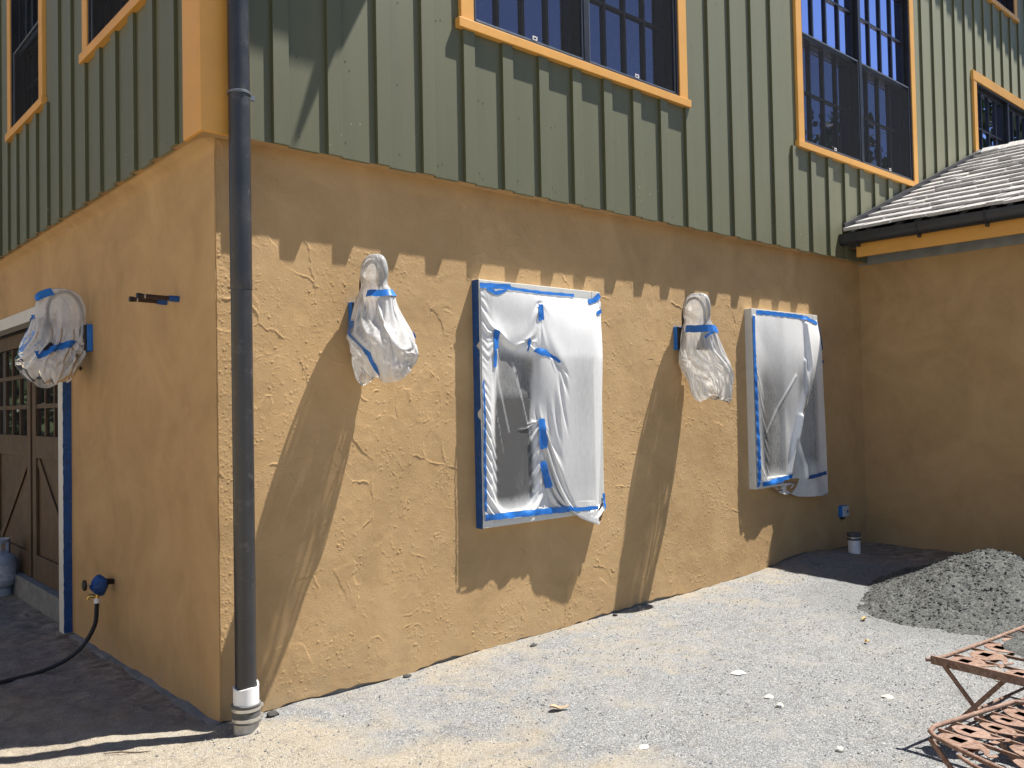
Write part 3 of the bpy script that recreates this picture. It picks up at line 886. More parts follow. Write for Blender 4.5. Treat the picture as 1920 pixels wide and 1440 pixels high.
for q in range(14):
    s = q * ex
    fl.hexa([(EX + s * cs, -.134, EZ + s * sn), (EX + (s + ex) * cs, -.134, EZ + (s + ex) * sn), (EX + (s + ex) * cs, -.116, EZ + (s + ex) * sn), (EX + s * cs, -.116, EZ + s * sn),
             (EX + s * cs, -.134, EZ + s * sn + .075), (EX + (s + ex) * cs, -.134, EZ + (s + ex) * sn + .075), (EX + (s + ex) * cs, -.116, EZ + (s + ex) * sn + .075), (EX + s * cs, -.116, EZ + s * sn + .075)])
fl.build('flashing', M['gutter'], wr)
fa = MB(); fa.box(6.25, 6.28, -6.4, -.20, 2.915, 3.12); fa.build('fascia', M['trim'], house, bevel=0.003)
so2 = MB(); so2.box(6.281, 6.70, -6.4, -.12, 3.0, 3.02); so2.build('soffit', M['door'], house)
zs = MB(); zs.box(6.672, 6.694, -6.0, -.004, 2.895, 3.0); zs.build('frieze_flashing', M['zinc'], house, bevel=0.002)
# half-round gutter
gt = MB(); seg = 14; prof = []
for k in range(seg + 1):
    th = math.pi + math.pi * k / seg
    prof.append((6.175 + .062 * math.cos(th), 3.095 + .068 * math.sin(th)))
prof = [(6.113, 3.135)] + [(6.113, 3.135 - .0)] + prof + [(6.237, 3.13)]
n0 = len(prof)
for yv in (-.095, -6.4):
    gt.v += [(x, yv, z) for x, z in prof]
gt.f += [(k, k + 1, n0 + k + 1, n0 + k) for k in range(n0 - 1)]
gt.f += [tuple(range(n0))]
gut = gt.build('gutter', M['gutter'], house, smooth=40)
sm_ = gut.modifiers.new('solid', 'SOLIDIFY'); sm_.thickness = .004
for yv in (-.26, -.83, -1.40, -1.97, -2.54, -3.1):
    b = MB(); pts = [(6.107, yv, 3.14)]
    for k in range(9):
        th = math.pi + math.pi * k / 8
        pts.append((6.175 + .068 * math.cos(th), yv, 3.093 + .074 * math.sin(th)))
    b.tube(pts, .0065, 8); b.box(6.15, 6.19, yv - .012, yv + .012, 3.0, 3.022)
    b.build('bracket', M['gutter'], gut, smooth=50)

# ------------------------------------------------------------------ downspout
PX, PY, PR = 0.056, -0.172, 0.050
ds = empty('downspout', (PX, PY, 0), 'tall charcoal drain pipe running up the house corner from a white fitting', 'drain pipe')
MB().lathe(PX, PY, [(PR, .20), (PR, 2.136)], 40).build('pipe', M['pipe'], ds, smooth=40)
MB().lathe(PX, PY, [(PR + .0008, 2.1365), (PR + .002, 2.142), (PR + .0016, 2.2), (PR + .0016, 6.2)], 40).build('pipe', M['pipe'], ds, smooth=40)
rg = MB(); rg.lathe(PX, PY, [(PR + .003, 3.089), (PR + .007, 3.090), (PR + .0075, 3.10), (PR + .003, 3.103)], 40)
rg.box(PX - .01, PX + .01, PY + .048, -.1135, 3.090, 3.101)
rg.box(PX + .052, PX + .078, PY - .008, PY + .006, 3.076, 3.10)
rg.build('pipe_bracket', M['alum'], ds, smooth=40)
cp = MB()
n = 40; top = []
vv = []
for k in range(n):
    th = 2 * math.pi * k / n
    zt = .236 + .020 * max(0, math.cos(th - .35)) ** 3 + .004 * math.sin(3 * th)
    for (r_, z_) in ((PR + .010, .150), (PR + .010, zt), (PR + .003, zt + .001), (PR + .002, .19)):
        vv.append((PX + r_ * math.cos(th), PY + r_ * math.sin(th), z_))
cp.add(vv, [(4 * k + q, 4 * ((k + 1) % n) + q, 4 * ((k + 1) % n) + q + 1, 4 * k + q + 1) for k in range(n) for q in range(3)])
cp.build('white_coupling', M['pvc'], ds, smooth=45)
MB().lathe(PX, PY, [(PR + .011, .158), (PR + .019, .157), (PR + .0195, .150), (PR + .016, .147), (PR + .016, .082), (PR + .019, .079), (PR + .019, .071), (PR + .010, .069)], 40, cap=False).build('rubber_coupling', M['rubber'], ds, smooth=30)
for zc in (.136, .089):
    c = MB(); c.lathe(PX, PY, [(PR + .0165, zc - .008), (PR + .0185, zc - .0075), (PR + .0185, zc + .0075), (PR + .0165, zc + .008)], 40, cap=False)
    c.box(PX + .058, PX + .078, PY - .022, PY - .008, zc - .007, zc + .009)
    c.build('hose_clamp', M['steel'], ds, smooth=40)
MB().lathe(PX, PY, [(PR + .008, -.1), (PR + .008, .075)], 40).build('drain_stub', M['pvc_dirty'], ds, smooth=40)

# ------------------------------------------------------------------ thin film draping (position based, on a grid)
def drape(P, W, rh, rv, steps, iters, force, collide, wrap=False, stiff=.9, smooth=.02, damp=.93):
    """P (nv,nu,3); W (nv,nu) 0 = held; rh / rv rest lengths along rows / columns"""
    P = P.copy(); V = np.zeros_like(P); nv, nu = W.shape
    def edge(ia, ib, rest):
        a, b = P[ia], P[ib]; wa, wb = W[ia], W[ib]
        d = b - a; l = np.sqrt((d * d).sum(-1)) + 1e-9
        c = stiff * (l - rest) / l / np.maximum(wa + wb, 1e-6)
        c = np.where(l < rest, c * .75, c)
        q = d * c[..., None]
        P[ia] += q * wa[..., None]; P[ib] -= q * wb[..., None]
    ai = np.arange(nu)
    H = []
    if wrap:
        for p in (0, 1): i0 = np.arange(p, nu, 2); H.append((i0, (i0 + 1) % nu))
    else:
        for p in (0, 1): i0 = np.arange(p, nu - 1, 2); H.append((i0, i0 + 1))
    Vp = [(np.arange(p, nv - 1, 2), np.arange(p, nv - 1, 2) + 1) for p in (0, 1)]
    sh = .5 * (rh[:-1] + rh[1:]); rd = np.sqrt(sh ** 2 + rv[:-1] ** 2)
    for st in range(steps):
        V = (V + force(P, st)) * damp * (W[..., None] > 0)
        old = P.copy(); P = P + V
        for it in range(iters):
            for a, b in H: edge((slice(None), a), (slice(None), b), rh[:, a])
            for a, b in Vp: edge((a, slice(None)), (b, slice(None)), rv[a])
            if it % 2 == 0:
                for a, b in Vp:
                    for (ca, cb) in H:
                        edge((a[:, None], ca[None]), (b[:, None], cb[None]), rd[a[:, None], ca[None]])
                        edge((a[:, None], cb[None]), (b[:, None], ca[None]), rd[a[:, None], ca[None]])
            P = collide(P)
        L = np.zeros_like(P)
        L[1:-1] += .5 * (P[:-2] + P[2:]) - P[1:-1]
        if wrap: L += .5 * (np.roll(P, 1, 1) + np.roll(P, -1, 1)) - P
        else: L[:, 1:-1] += .5 * (P[:, :-2] + P[:, 2:]) - P[:, 1:-1]
        P = P + smooth * L * (W[..., None] > 0)
        V = np.clip(P - old, -.012, .012)
    return P

def subsurf(o, lv=1):
    m = o.modifiers.new('smooth', 'SUBSURF'); m.levels = lv; m.render_levels = lv
    return o

# ------------------------------------------------------------------ plastic sheeting over the lower windows
def film_window(idx, name, label, seed):
    a0, a1, z0, z1 = WIN[idx]; W_ = a1 - a0; H_ = z1 - z0
    nu, nv = 116, 160
    UU, VV = np.meshgrid(np.linspace(0, 1, nu), np.linspace(0, 1, nv))
    if idx == 1: A = .008 + (W_ - .010) * UU; B = .060 + (H_ - .118) * VV
    else: A = .014 + (W_ - .03) * UU; B = .050 + (H_ - .098) * VV
    r = np.random.default_rng(seed)
    D = .078 + .006 * fbm(A, B * .5, .16, seed, 3)
    P = np.stack([A, D, B], -1)
    rh = np.full((nv, nu), (A[0, 1] - A[0, 0])); rv = np.full((nv, nu), (B[1, 0] - B[0, 0]))
    hold = np.zeros((nv, nu), bool)
    def pin(u0, v0, u1, v1, w=.012, d=None):
        t = np.linspace(0, 1, 30)
        for q in t:
            m = np.hypot(A - (u0 + (u1 - u0) * q), B - (v0 + (v1 - v0) * q)) < w
            hold[m] = True
            if d is not None: P[m, 1] = d
    mid = W_ / 2
    if idx == 1:
        rh *= 1.028 + .030 * sstep(.5, .75, UU) * sstep(1.0, .9, UU) + .02 * sstep(.12, .04, UU)
        rv *= 1.022 + .020 * sstep(.70, .9, VV) + .03 * sstep(.12, .03, VV)
        hold[-1, :] = UU[-1] < .985; hold[0, :] = True; hold[:, 0] = True
        P[hold, 1] = .0735
        pin(.508, 1.40, .509, 1.31, d=.080); pin(.124, 1.22, .115, 1.0, d=.074); pin(.40, 1.17, .394, 1.11, d=.070)
        pin(.44, 1.105, .655, 1.03, w=.010, d=.084); pin(.503, .655, .511, .46, d=.062); pin(.503, .375, .55, .203, d=.064)
        pin(W_ - .004, 1.40, W_ - .004, 1.36, d=.076)
    else:
        rh *= 1.025 + (.04 + .04 * sstep(.9, .3, VV)) * sstep(.36, .5, UU) * sstep(.92, .75, UU) + .03 * sstep(.85, 1, UU); rv *= 1.03
        hold[-1, :] = True; hold[:, 0] = True; hold[0, :] = True
        P[hold, 1] = .0735
        P[0, UU[0] > .85, 0] += .006
        P[..., 1] += ~hold * .014 * np.sin(A * 46 + 3.2 * (1.5 - B) + .8 * fbm(A, B, .3, 77, 2)) * sstep(.45, .55, UU) * sstep(.95, .85, UU) * sstep(1.0, .8, VV)
    left = sstep(.115, .16, A) * sstep(.46, .42, A) * sstep(.14, .26, B) * sstep(1.13, 1.06, B - .05 * np.sin(A * 9))
    board = (A < .086) | (A > W_ - .086) | (B < .086) | (B > H_ - .086)
    floor = np.where(board, .0715, np.where(np.abs(A - mid) < .032, .055, .040))
    n_ = r.normal(0, 1, (nv, nu))
    def force(P, st):
        f = np.zeros_like(P); f[..., 2] = -.00045
        f[..., 1] = .00016 * np.sin(st * .21 + 3 * UU + 2 * VV)
        if st < 30: f[..., 1] += .0010 * fbm(A + .02 * st, B, .12, seed + 50, 2)
        if idx == 1:
            f[..., 1] -= .0011 * left
            f[..., 1] += .00025 * sstep(.55, .8, UU) * (1 - (2 * VV - 1) ** 4)
        else:
            f[..., 1] += .0006 * sstep(.75, 1, UU) - .0006 * sstep(.2, .3, UU) * sstep(.6, .5, UU) * sstep(.7, .4, VV)
            f[..., 0] += .0003 * sstep(.8, 1, UU)
        return f
    def collide(P):
        P[..., 1] = np.maximum(P[..., 1], floor); P[..., 1] = np.minimum(P[..., 1], .104 if idx == 1 else .125)
        return P
    P = drape(P, np.where(hold, 0., 1.), rh, rv, 90, 7, force, collide, smooth=.05)
    A, D, B = P[..., 0], P[..., 1].copy(), P[..., 2]
    if idx == 2:
        for pts, amp, wd in (([(.85, 1.44), (.86, 1.05), (.70, .62), (.55, .10)], .030, .026), ([(.69, .60), (.66, .42), (.77, .15), (.78, .06)], .022, .016), ([(.66, .96), (.22, .46)], .008, .010), ([(.80, 1.1), (.78, .7)], .012, .016)):
            dm = np.full(A.shape, 9.0)
            for p, q in zip(pts[:-1], pts[1:]):
                p = np.array(p); q = np.array(q); d = q - p
                t = np.clip(((A - p[0]) * d[0] + (B - p[1]) * d[1]) / (d ** 2).sum(), 0, 1)
                dm = np.minimum(dm, np.hypot(A - p[0] - t * d[0], B - p[1] - t * d[1]))
            D = D + amp * np.exp(-(dm / wd) ** 2) * ~hold
    gx_ = np.hypot(np.gradient(D, axis=1) / np.maximum(rh, 1e-4), np.gradient(D, axis=0) / np.maximum(rv, 1e-4))
    nz1 = fbm(A, B * .45, .22, seed, 2)
    if idx == 1:
        low = sstep(.86, .76, B)
        hz = .70 + .16 * nz1 - left * (.40 + .22 * low) + sstep(.46, .52, A) * (-.06 + .20 * sstep(.7, 1.25, B))
        hz = hz + .2 * sstep(1.04, 1.10, B) * sstep(.08, .12, A) + .10 * (B > 1.245) * (A > .5)
    else:
        dr = sstep(.66, .74, A) * sstep(.98, .92, A) * sstep(1.15, .85, B) * sstep(.1, .25, B)
        dip = sstep(.08, .2, A) * sstep(.62, .45, A) * sstep(1.25, .7, B) * sstep(.05, .2, B)
        hz = .60 + .16 * nz1 + .34 * sstep(.85, 1.35, B) - .34 * dr - .36 * dip
    hz = hz + .30 * np.clip(gx_ - .10, 0, 1.2)
    for pts, wd, am in (([(.29, 1.02), (.37, .78), (.44, .52)], .006, .40), ([(.12, 1.08), (.19, .82), (.25, .58)], .008, .35), ([(.13, 1.0), (.15, .7), (.20, .45)], .005, .25)) if idx == 1 else ():
        dm = np.full(A.shape, 9.0)
        for p, q in zip(pts[:-1], pts[1:]):
            p = np.array(p); q = np.array(q); d = q - p
            t = np.clip(((A - p[0]) * d[0] + (B - p[1]) * d[1]) / (d ** 2).sum(), 0, 1)
            dm = np.minimum(dm, np.hypot(A - p[0] - t * d[0], B - p[1] - t * d[1]))
        hz = hz + am * np.exp(-(dm / wd) ** 2)
    root = empty(name, (a0, -0.07, z0), label, 'plastic sheet', 'plastic sheets taped over the lower windows')
    subsurf(grid_mesh('film', np.stack([a0 + A, -D, z0 + B], -1), M['sheet'], root, attrs={'haze': np.clip(hz, .06, .98)}), 1)
    def dat(x, y):
        k = np.hypot(A - x, B - y) < .02
        return max(D[k].max() if k.any() else 0, .0725)
    def tape(pts, wd, mat='tape', jit=.1, taper=False, lift=.0012):
        pts = [Vector((p[0], p[1])) for p in pts]
        L_ = sum((q - p).length for p, q in zip(pts[:-1], pts[1:])); n = max(3, int(L_ / .014))
        S = []
        for k in range(n + 1):
            s = L_ * k / n; acc = 0
            for p, q in zip(pts[:-1], pts[1:]):
                l = (q - p).length
                if s <= acc + l + 1e-9: S.append((p + (q - p) * ((s - acc) / l), (q - p).normalized())); break
                acc += l
        rows_ = []
        rj = random.Random(int(pts[0].x * 1000) + seed)
        ph = rj.uniform(0, 6)
        for k, (p, d) in enumerate(S):
            nrm = Vector((-d.y, d.x)); row = []
            wk = wd * (1 + jit * math.sin(k * 0.8 + ph) + rj.uniform(-jit, jit) * .5)
            if taper: wk *= .45 + .55 * math.sin(math.pi * min(1, (k + .7) / (n * .75)))
            for m_ in (-.5, -.17, .17, .5):
                q = p + nrm * wk * m_
                if k in (0, n): q = q + d * rj.uniform(-.007, .007)
                row.append((q.x, dat(q.x, q.y) + lift + .0015 * rj.random(), q.y))
            rows_.append(row)
        T = np.array(rows_); P_ = np.stack([a0 + T[..., 0], -T[..., 1], z0 + T[..., 2]], -1)
        grid_mesh('tape', P_, M[mat], root, smooth=60)
    return root, tape

r1, tape = film_window(1, 'plastic_sheet', 'plastic sheet taped over the sunlit lower window, dark glass showing at its left', 400)
tape([(.006, 1.492), (.25, 1.500)], .034)
tape([(.05, 1.478), (.13, 1.452), (.20, 1.470), (.255, 1.508)], .028, taper=True)
tape([(.23, 1.492), (.52, 1.484), (.83, 1.487)], .020)
tape([(.968, 1.452), (1.03, 1.468), (1.095, 1.512)], .036)
tape([(.508, 1.41), (.509, 1.30)], .044)
tape([(1.04, 1.372), (1.096, 1.398)], .030)
tape([(.124, 1.22), (.122, 1.10)], .044); tape([(.118, 1.10), (.113, .99)], .026)
tape([(.408, 1.175), (.394, 1.10)], .026, taper=True)
tape([(.440, 1.105), (.54, 1.09), (.62, 1.055), (.655, 1.03)], .044, taper=True)
tape([(.503, .655), (.511, .46)], .052)
tape([(.503, .375), (.55, .203)], .046)
tape([(.003, .066), (.34, .060), (.72, .052)], .038)
tape([(.70, .058), (.80, .045), (.99, .040)], .026)
tape([(.715, .075), (.75, .045)], .020)
tape([(1.086, .125), (1.088, .020)], .022)
tape([(.014, .90), (.016, .60)], .012); tape([(.012, .60), (.010, .10)], .014)
# taped left cheek of the frame
ck = MB(); a0, a1, z0, z1 = WIN[1]
rr = random.Random(2); n = 60
vv = []
for k in range(n + 1):
    z = z0 - .004 + (z1 - z0 + .004) * k / n
    e = rr.uniform(0, .004) + (.03 if 26 < k < 29 or k == 44 else 0)
    vv += [(a0 - .0022, .0, z), (a0 - .0022, -.066 + e, z)]
ck.add(vv, [(2 * k, 2 * k + 1, 2 * k + 3, 2 * k + 2) for k in range(n)])
ck.build('edge_tape', M['tape_dark'], r1, smooth=30, label='dusty dark blue tape on the frame edge')

r2, tape = film_window(2, 'plastic_sheet', 'draped plastic sheet taped over the narrow lower window next to the shaded wing corner', 500)
tape([(.062, 1.500), (.27, 1.502), (.70, 1.500), (.88, 1.492), (1.055, 1.452)], .036)
tape([(.022, 1.47), (.024, .8), (.030, .02)], .034, jit=.05)
tape([(1.083, 1.45), (1.084, 1.08)], .014, 'tape_dark')
tape([(.09, .040), (.30, .055), (.56, .074)], .036); tape([(.10, .028), (.42, .045)], .022)
tape([(.78, .048), (1.07, .074)], .034, 'tape_dark')
ck = MB(); a0, a1, z0, z1 = WIN[2]
ck.add([(a0 - .002, 0, z0 + .002), (a0 - .002, -.060, z0 + .002), (a0 - .002, -.060, z1 - .002), (a0 - .002, 0, z1 - .002)], [(0, 1, 2, 3)])
# loose flap of film hanging off the lower right corner
n_, m_ = 22, 26
tu, tv = np.meshgrid(np.linspace(0, 1, n_), np.linspace(0, 1, m_))
fx_ = 1.065 + tu * (.03 + .11 * np.exp(-((tv - .55) / .2) ** 2)) * (1 - .3 * tv)
fz_ = .16 - .20 * tv - .05 * tu * np.sin(tv * 5) + .03 * tu
fd_ = .085 + .03 * tu + .012 * np.sin(tu * 9 + tv * 6)
grid_mesh('loose_flap', np.stack([a0 + fx_ - .03, -fd_, z0 + fz_], -1), M['film'], r2, attrs={'haze': .5 + .2 * np.sin(tu * 14 + tv * 5)})

# ------------------------------------------------------------------ wall lamps and the bags over them
def lamp_parts(ax, a, z, label):
    """gooseneck lamp: wall box, arched neck, bell shade"""
    loc = PT(ax, a, 0, z)
    root = empty('wall_lamp', loc, label, 'lamp', 'gooseneck lamps on the stucco walls')
    b = MB(); wbox(b, ax, a - .045, a + .045, -.004, .052, z - .085, z + .085)
    b.build('wall_box', M['lamp'], root, bevel=0.004)
    tp = MB(); wbox(tp, ax, a - .049, a + .049, .0, .036, z - .089, z + .089)
    tp.build('tape_wrap', M['tape'], root, bevel=0.003)
    pts = [PT(ax, a, .05, z + .03), PT(ax, a, .058, z + .10)]
    for k in range(15):
        th = math.pi - math.pi * k / 14
        pts.append(PT(ax, a, .160 + .102 * math.cos(th), z + .165 + .135 * math.sin(th)))
    pts.append(PT(ax, a, .262, z + .08))
    MB().tube(pts, .011, 10).build('arched_neck', M['lamp'], root, smooth=60)
    c = PT(ax, a, .262, 0)
    MB().lathe(c[0], c[1], [(.018, z + .09), (.03, z + .07), (.032, z + .02), (.04, z - .01), (.074, z - .085), (.077, z - .10), (.073, z - .099), (.036, z - .02), (.02, z)], 28, cap=False).build('shade', M['lamp'], root, smooth=45)
    MB().lathe(c[0], c[1], [(.004, z - .115), (.026, z - .10), (.030, z - .08), (.02, z - .03), (.015, z)], 16).build('bulb', M['tab'], root, smooth=60)
    return root

def bag(ax, a, z, label, prof, seed, ruffle=1.0, tail=None, hole=None, neck=.39, slack=.30, vslack=.10, grav=.0004, press=.0001, steps=60):
    """film bag: prof rows = (dz, d_center, d_half, a_center, a_half, pleat)"""
    root = empty('plastic_bag', PT(ax, a, .1, z), label, 'plastic bag', 'plastic bags taped over the wall lamps')
    nt_, nr = 96, 104
    pr = np.array(prof, float); zs_ = pr[:, 0]
    t = np.linspace(0, 1, nr)
    cum = np.concatenate([[0], np.cumsum(np.hypot(np.diff(zs_), np.diff(pr[:, 2])))]); cum /= cum[-1]
    cols = [np.interp(t, cum, pr[:, k]) for k in range(6)]
    ker = np.ones(7) / 7
    cols = [np.convolve(np.pad(c, 3, 'edge'), ker, 'valid') for c in cols]
    th = np.linspace(0, 2 * math.pi, nt_, endpoint=False)
    TH, TT = np.meshgrid(th, t)
    cz, dc, dh, ac, ah, pl = [np.repeat(c[:, None], nt_, 1) for c in cols]
    r = np.random.default_rng(seed)
    wob = np.zeros(TH.shape); 
    for k in range(9):
        f = int(r.integers(4, 15)); wob += r.uniform(.3, 1) * np.cos(f * TH + r.uniform(0, 6.28) + 1.6 * np.sin(2 * TH + r.uniform(0, 6)) + r.uniform(-4, 4) * TT)
    wob /= 4.0
    cx_, cy_ = np.cos(TH), np.sin(TH)
    lump = fbm(cx_ * .6 + 3, TT * 1.3 + cy_ * .6, 0.42, seed + 5, 2)
    fine = fbm(cx_ * 1.5 + cy_ * .7, TT * 3 + cy_ * 1.5, 0.12, seed + 8, 3)
    lobe = np.cos(2 * TH + seed) * .6 + np.cos(3 * TH + 2.1 * seed) * .5
    hem = sstep(.74, 1.0, TT)
    k = 1 + pl * (0.38 * wob * (1 - .4 * hem) + 0.45 * lump + .08 * fine + .55 * ruffle * hem * lobe)
    a_ = a + ac + ah * k * cx_
    d_ = dc + dh * k * cy_
    zoff = hem * ruffle * (.06 * fbm(cx_ * 1.1 + 2, cy_ * 1.1, .35, seed + 21, 3) + .04 * lobe)
    z_ = z + cz + 0.02 * pl * ruffle * (wob + lump) * (TT > .3) + .003 * fine + zoff
    if tail is not None:
        e = sstep(.8, 1.0, TT); z_ = z_ + e * tail[2] * np.clip(np.cos(TH - tail[0]), 0, 1) ** 2; a_ = a_ + e * tail[1] * np.clip(np.cos(TH - tail[0]), 0, 1) ** 2
    d_ = np.maximum(d_, .008 + .004 * fine)
    if ax == 'F': P = np.stack([a_, -d_, z_], -1)
    else: P = np.stack([-d_, a_, z_], -1)
    hz = .88 + .10 * np.clip(wob * pl * 3, -.6, 1) + .22 * lump + .06 * fine - .12 * hem
    skip = None
    if hole is not None:
        q = np.hypot((TH[:-1] - hole[0]) / hole[2], (TT[:-1] - hole[1]) / hole[3]) < 1 + .2 * wob[:-1]
        skip = q
    Q = np.stack([P[..., 0], -P[..., 1], P[..., 2]], -1) if ax == 'F' else np.stack([P[..., 1], -P[..., 0], P[..., 2]], -1)   # a, d, z
    rh = np.linalg.norm(np.roll(Q, -1, 1) - Q, axis=-1); rh = rh.mean(1, keepdims=True) * np.ones_like(rh)
    rv = np.zeros_like(rh); rv[:-1] = np.linalg.norm(Q[1:] - Q[:-1], axis=-1); rv = rv.mean(1, keepdims=True) * np.ones_like(rv); rv[-1] = rv[-2]
    tt = TT
    sl = 1.03 + slack * sstep(neck, neck + .16, tt)
    rh = rh * sl; rv = rv * (1.0 + vslack * sstep(neck, neck + .1, tt))
    hold = tt < neck + .010
    zl = z
    def force(P, st):
        f = np.zeros_like(P); f[..., 2] = -grav
        n1 = np.cross(np.roll(P, -1, 1) - np.roll(P, 1, 1), np.gradient(P, axis=0)); n1 /= np.linalg.norm(n1, axis=-1, keepdims=True) + 1e-9
        out = P - P.mean(axis=1, keepdims=True); n1 *= np.sign((n1 * out).sum(-1, keepdims=True))
        f += n1 * press * (1 - .8 * sstep(.80, 1, tt))[..., None]
        if st < 25: f += n1 * (.0012 * fbm(cx_ * 1.2 + .03 * st, cy_ * 1.2 + tt * 2, .30, seed + 40, 2))[..., None]
        return f
    def collide(P):
        free = sstep(.80, 1., tt)
        lo = .80 - .35 * free; hi = 1.12 + .50 * free
        ea = (P[..., 0] - a - ac) / ah; ed = (P[..., 1] - dc) / dh
        l = np.hypot(ea, ed) + 1e-6
        f_ = np.clip(l, lo, hi) / l
        f_ = 1 + (f_ - 1) * (~hold)
        P[..., 0] = a + ac + ea * f_ * ah; P[..., 1] = dc + ed * f_ * dh
        zc = zl + cz + zoff; lim = .035 + .03 * free
        P[..., 2] = np.where(hold, P[..., 2], np.clip(P[..., 2], zc - lim, zc + lim))
        P[..., 1] = np.maximum(P[..., 1], .008)
        return P
    Q[..., :2] += (~hold)[..., None] * .010 * r.normal(0, 1, Q[..., :2].shape)
    Q = drape(Q, np.where(hold, 0., 1.), rh, rv, steps, 6, force, collide, wrap=True, smooth=.03)
    P = np.stack([Q[..., 0], -Q[..., 1], Q[..., 2]], -1) if ax == 'F' else np.stack([-Q[..., 1], Q[..., 0], Q[..., 2]], -1)
    d2 = np.abs(np.roll(Q, -2, 1) + np.roll(Q, 2, 1) - 2 * Q).sum(-1) / (rh * 2)
    hz = .54 + .40 * np.clip(d2 - .12, 0, 1) + .18 * lump - .10 * sstep(.8, 1, tt)
    film = subsurf(grid_mesh('film', P, M['film'], root, wrap_u=True, attrs={'haze': np.clip(hz, .28, .96)}), 1)
    dTH = P[:, np.r_[1:nt_, 0]] - P[:, np.r_[nt_ - 1, 0:nt_ - 1]]
    dTT = np.gradient(P, axis=0)
    N = np.cross(dTH, dTT); N /= np.linalg.norm(N, axis=-1, keepdims=True) + 1e-9
    cen = P.mean(axis=1, keepdims=True); flip = np.sign(((P - cen) * N).sum(-1, keepdims=True)); N = N * flip
    def samp(thv, tv):
        j = int(round((thv % (2 * math.pi)) / (2 * math.pi) * nt_)) % nt_
        i = int(np.clip(round(tv * (nr - 1)), 0, nr - 1))
        return P[i, j], N[i, j]
    def tape(path, wd, across='t', mat='tape', n=44, lift=.006):
        rows_ = []
        rj = random.Random(seed + int(path[0][0] * 100))
        for q in range(n + 1):
            s = q / n * (len(path) - 1); i = min(int(s), len(path) - 2); f = s - i
            thv = path[i][0] * (1 - f) + path[i + 1][0] * f; tv = path[i][1] * (1 - f) + path[i + 1][1] * f
            p0, n0_ = samp(thv, tv)
            s2 = min(s + .05, len(path) - 1); i2 = min(int(s2), len(path) - 2); f2 = s2 - i2
            pa, _ = samp(path[i2][0] * (1 - f2) + path[i2 + 1][0] * f2, path[i2][1] * (1 - f2) + path[i2 + 1][1] * f2)
            rows_.append((Vector(p0), Vector(n0_)))
        out = []
        for q, (p, n0_) in enumerate(rows_):
            d0 = rows_[min(q + 2, n)][0] - rows_[max(q - 2, 0)][0]
            sd = n0_.cross(d0)
            if sd.length < 1e-6: sd = Vector((0, 0, 1))
            sd.normalize(); w2 = wd * (1 + .12 * math.sin(q * .9)) * .5
            out.append([tuple(p + sd * w2 * m_ + n0_ * (lift + .0015 * abs(m_) * 0)) for m_ in (-1, -.33, .33, 1)])
        A_ = np.array(out)
        for _ in range(10):
            A_[1:-1] = (A_[:-2] + A_[1:-1] * 2 + A_[2:]) / 4
        grid_mesh('tape', A_, M[mat], root, smooth=60)
    return root, tape

# bag profile on the front wall lamps: theta 0 = +a, -pi/2 (270deg) is the wall side, +pi/2 outwards
PROF1 = [(.335, .190, .012, .0, .008, .02), (.330, .190, .060, .0, .026, .03), (.30, .190, .100, .0, .042, .06), (.24, .188, .120, .0, .050, .08), (.195, .188, .112, .0, .048, .09),
         (.172, .190, .100, .0, .044, .10), (.145, .190, .118, .0, .056, .14), (.08, .195, .165, .0, .088, .20), (.0, .21, .210, .0, .115, .24),
         (-.07, .235, .245, .0, .135, .27), (-.13, .25, .265, .01, .145, .30), (-.18, .255, .245, .02, .14, .34), (-.235, .245, .175, .03, .11, .36), (-.275, .25, .12, .04, .085, .38)]
lamp_parts('F', .80, 2.05, 'bagged wall lamp left of the large lower window')
rb, tp = bag('F', .80, 2.05, 'puffy white plastic bag taped over the lamp left of the large lower window', PROF1, 61, ruffle=1.0)
tp([(2.9, .385), (2.2, .395), (1.5, .40), (.6, .385), (.1, .36)], .042)
tp([(3.5, .60), (3.2, .68), (2.95, .77), (2.7, .88), (2.4, .975)], .042)
tp([(3.75, .57), (3.35, .58)], .045)
tp([(.9, .66), (.45, .68)], .045)
lamp_parts('F', 3.69, 2.05, 'bagged wall lamp between the two lower windows')
PROF2 = [(.335, .190, .012, .0, .008, .02), (.330, .190, .062, .0, .028, .03), (.30, .190, .105, .0, .046, .05), (.24, .188, .125, .0, .054, .07), (.16, .188, .122, .0, .054, .08),
         (.125, .190, .108, .0, .050, .09), (.09, .190, .130, .0, .068, .13), (.02, .20, .175, .01, .090, .16), (-.06, .21, .205, .03, .105, .17), (-.14, .22, .215, .05, .112, .19),
         (-.23, .225, .21, .07, .110, .22), (-.31, .23, .185, .09, .105, .26), (-.38, .235, .145, .11, .09, .30), (-.42, .24, .085, .13, .06, .30)]
rb, tp = bag('F', 3.69, 2.05, 'long white plastic bag tied with blue tape over the lamp between the lower windows', PROF2, 83, ruffle=.6)
tp([(3.6, .40), (2.8, .405), (2.0, .41), (1.3, .415)], .055)
tp([(1.75, .43), (1.2, .405), (.5, .395), (.1, .41)], .022)
tp([(1.3, .41), (1.9, .44), (2.4, .475)], .018)
lamp_parts('L', 2.04, 2.06, 'bagged wall lamp beside the garage door casing')
PROF3 = [(.322, .185, .012, .0, .006, .02), (.316, .185, .075, .0, .014, .02), (.28, .182, .125, .0, .017, .02), (.20, .18, .155, .0, .020, .03), (.12, .185, .160, .0, .030, .06),
         (.06, .21, .185, .01, .055, .14), (.0, .225, .205, .02, .085, .14), (-.06, .24, .205, .03, .11, .18), (-.11, .25, .20, .03, .12, .22), (-.16, .25, .17, .03, .12, .26), (-.20, .25, .12, .02, .10, .3), (-.225, .25, .06, .02, .06, .3)]
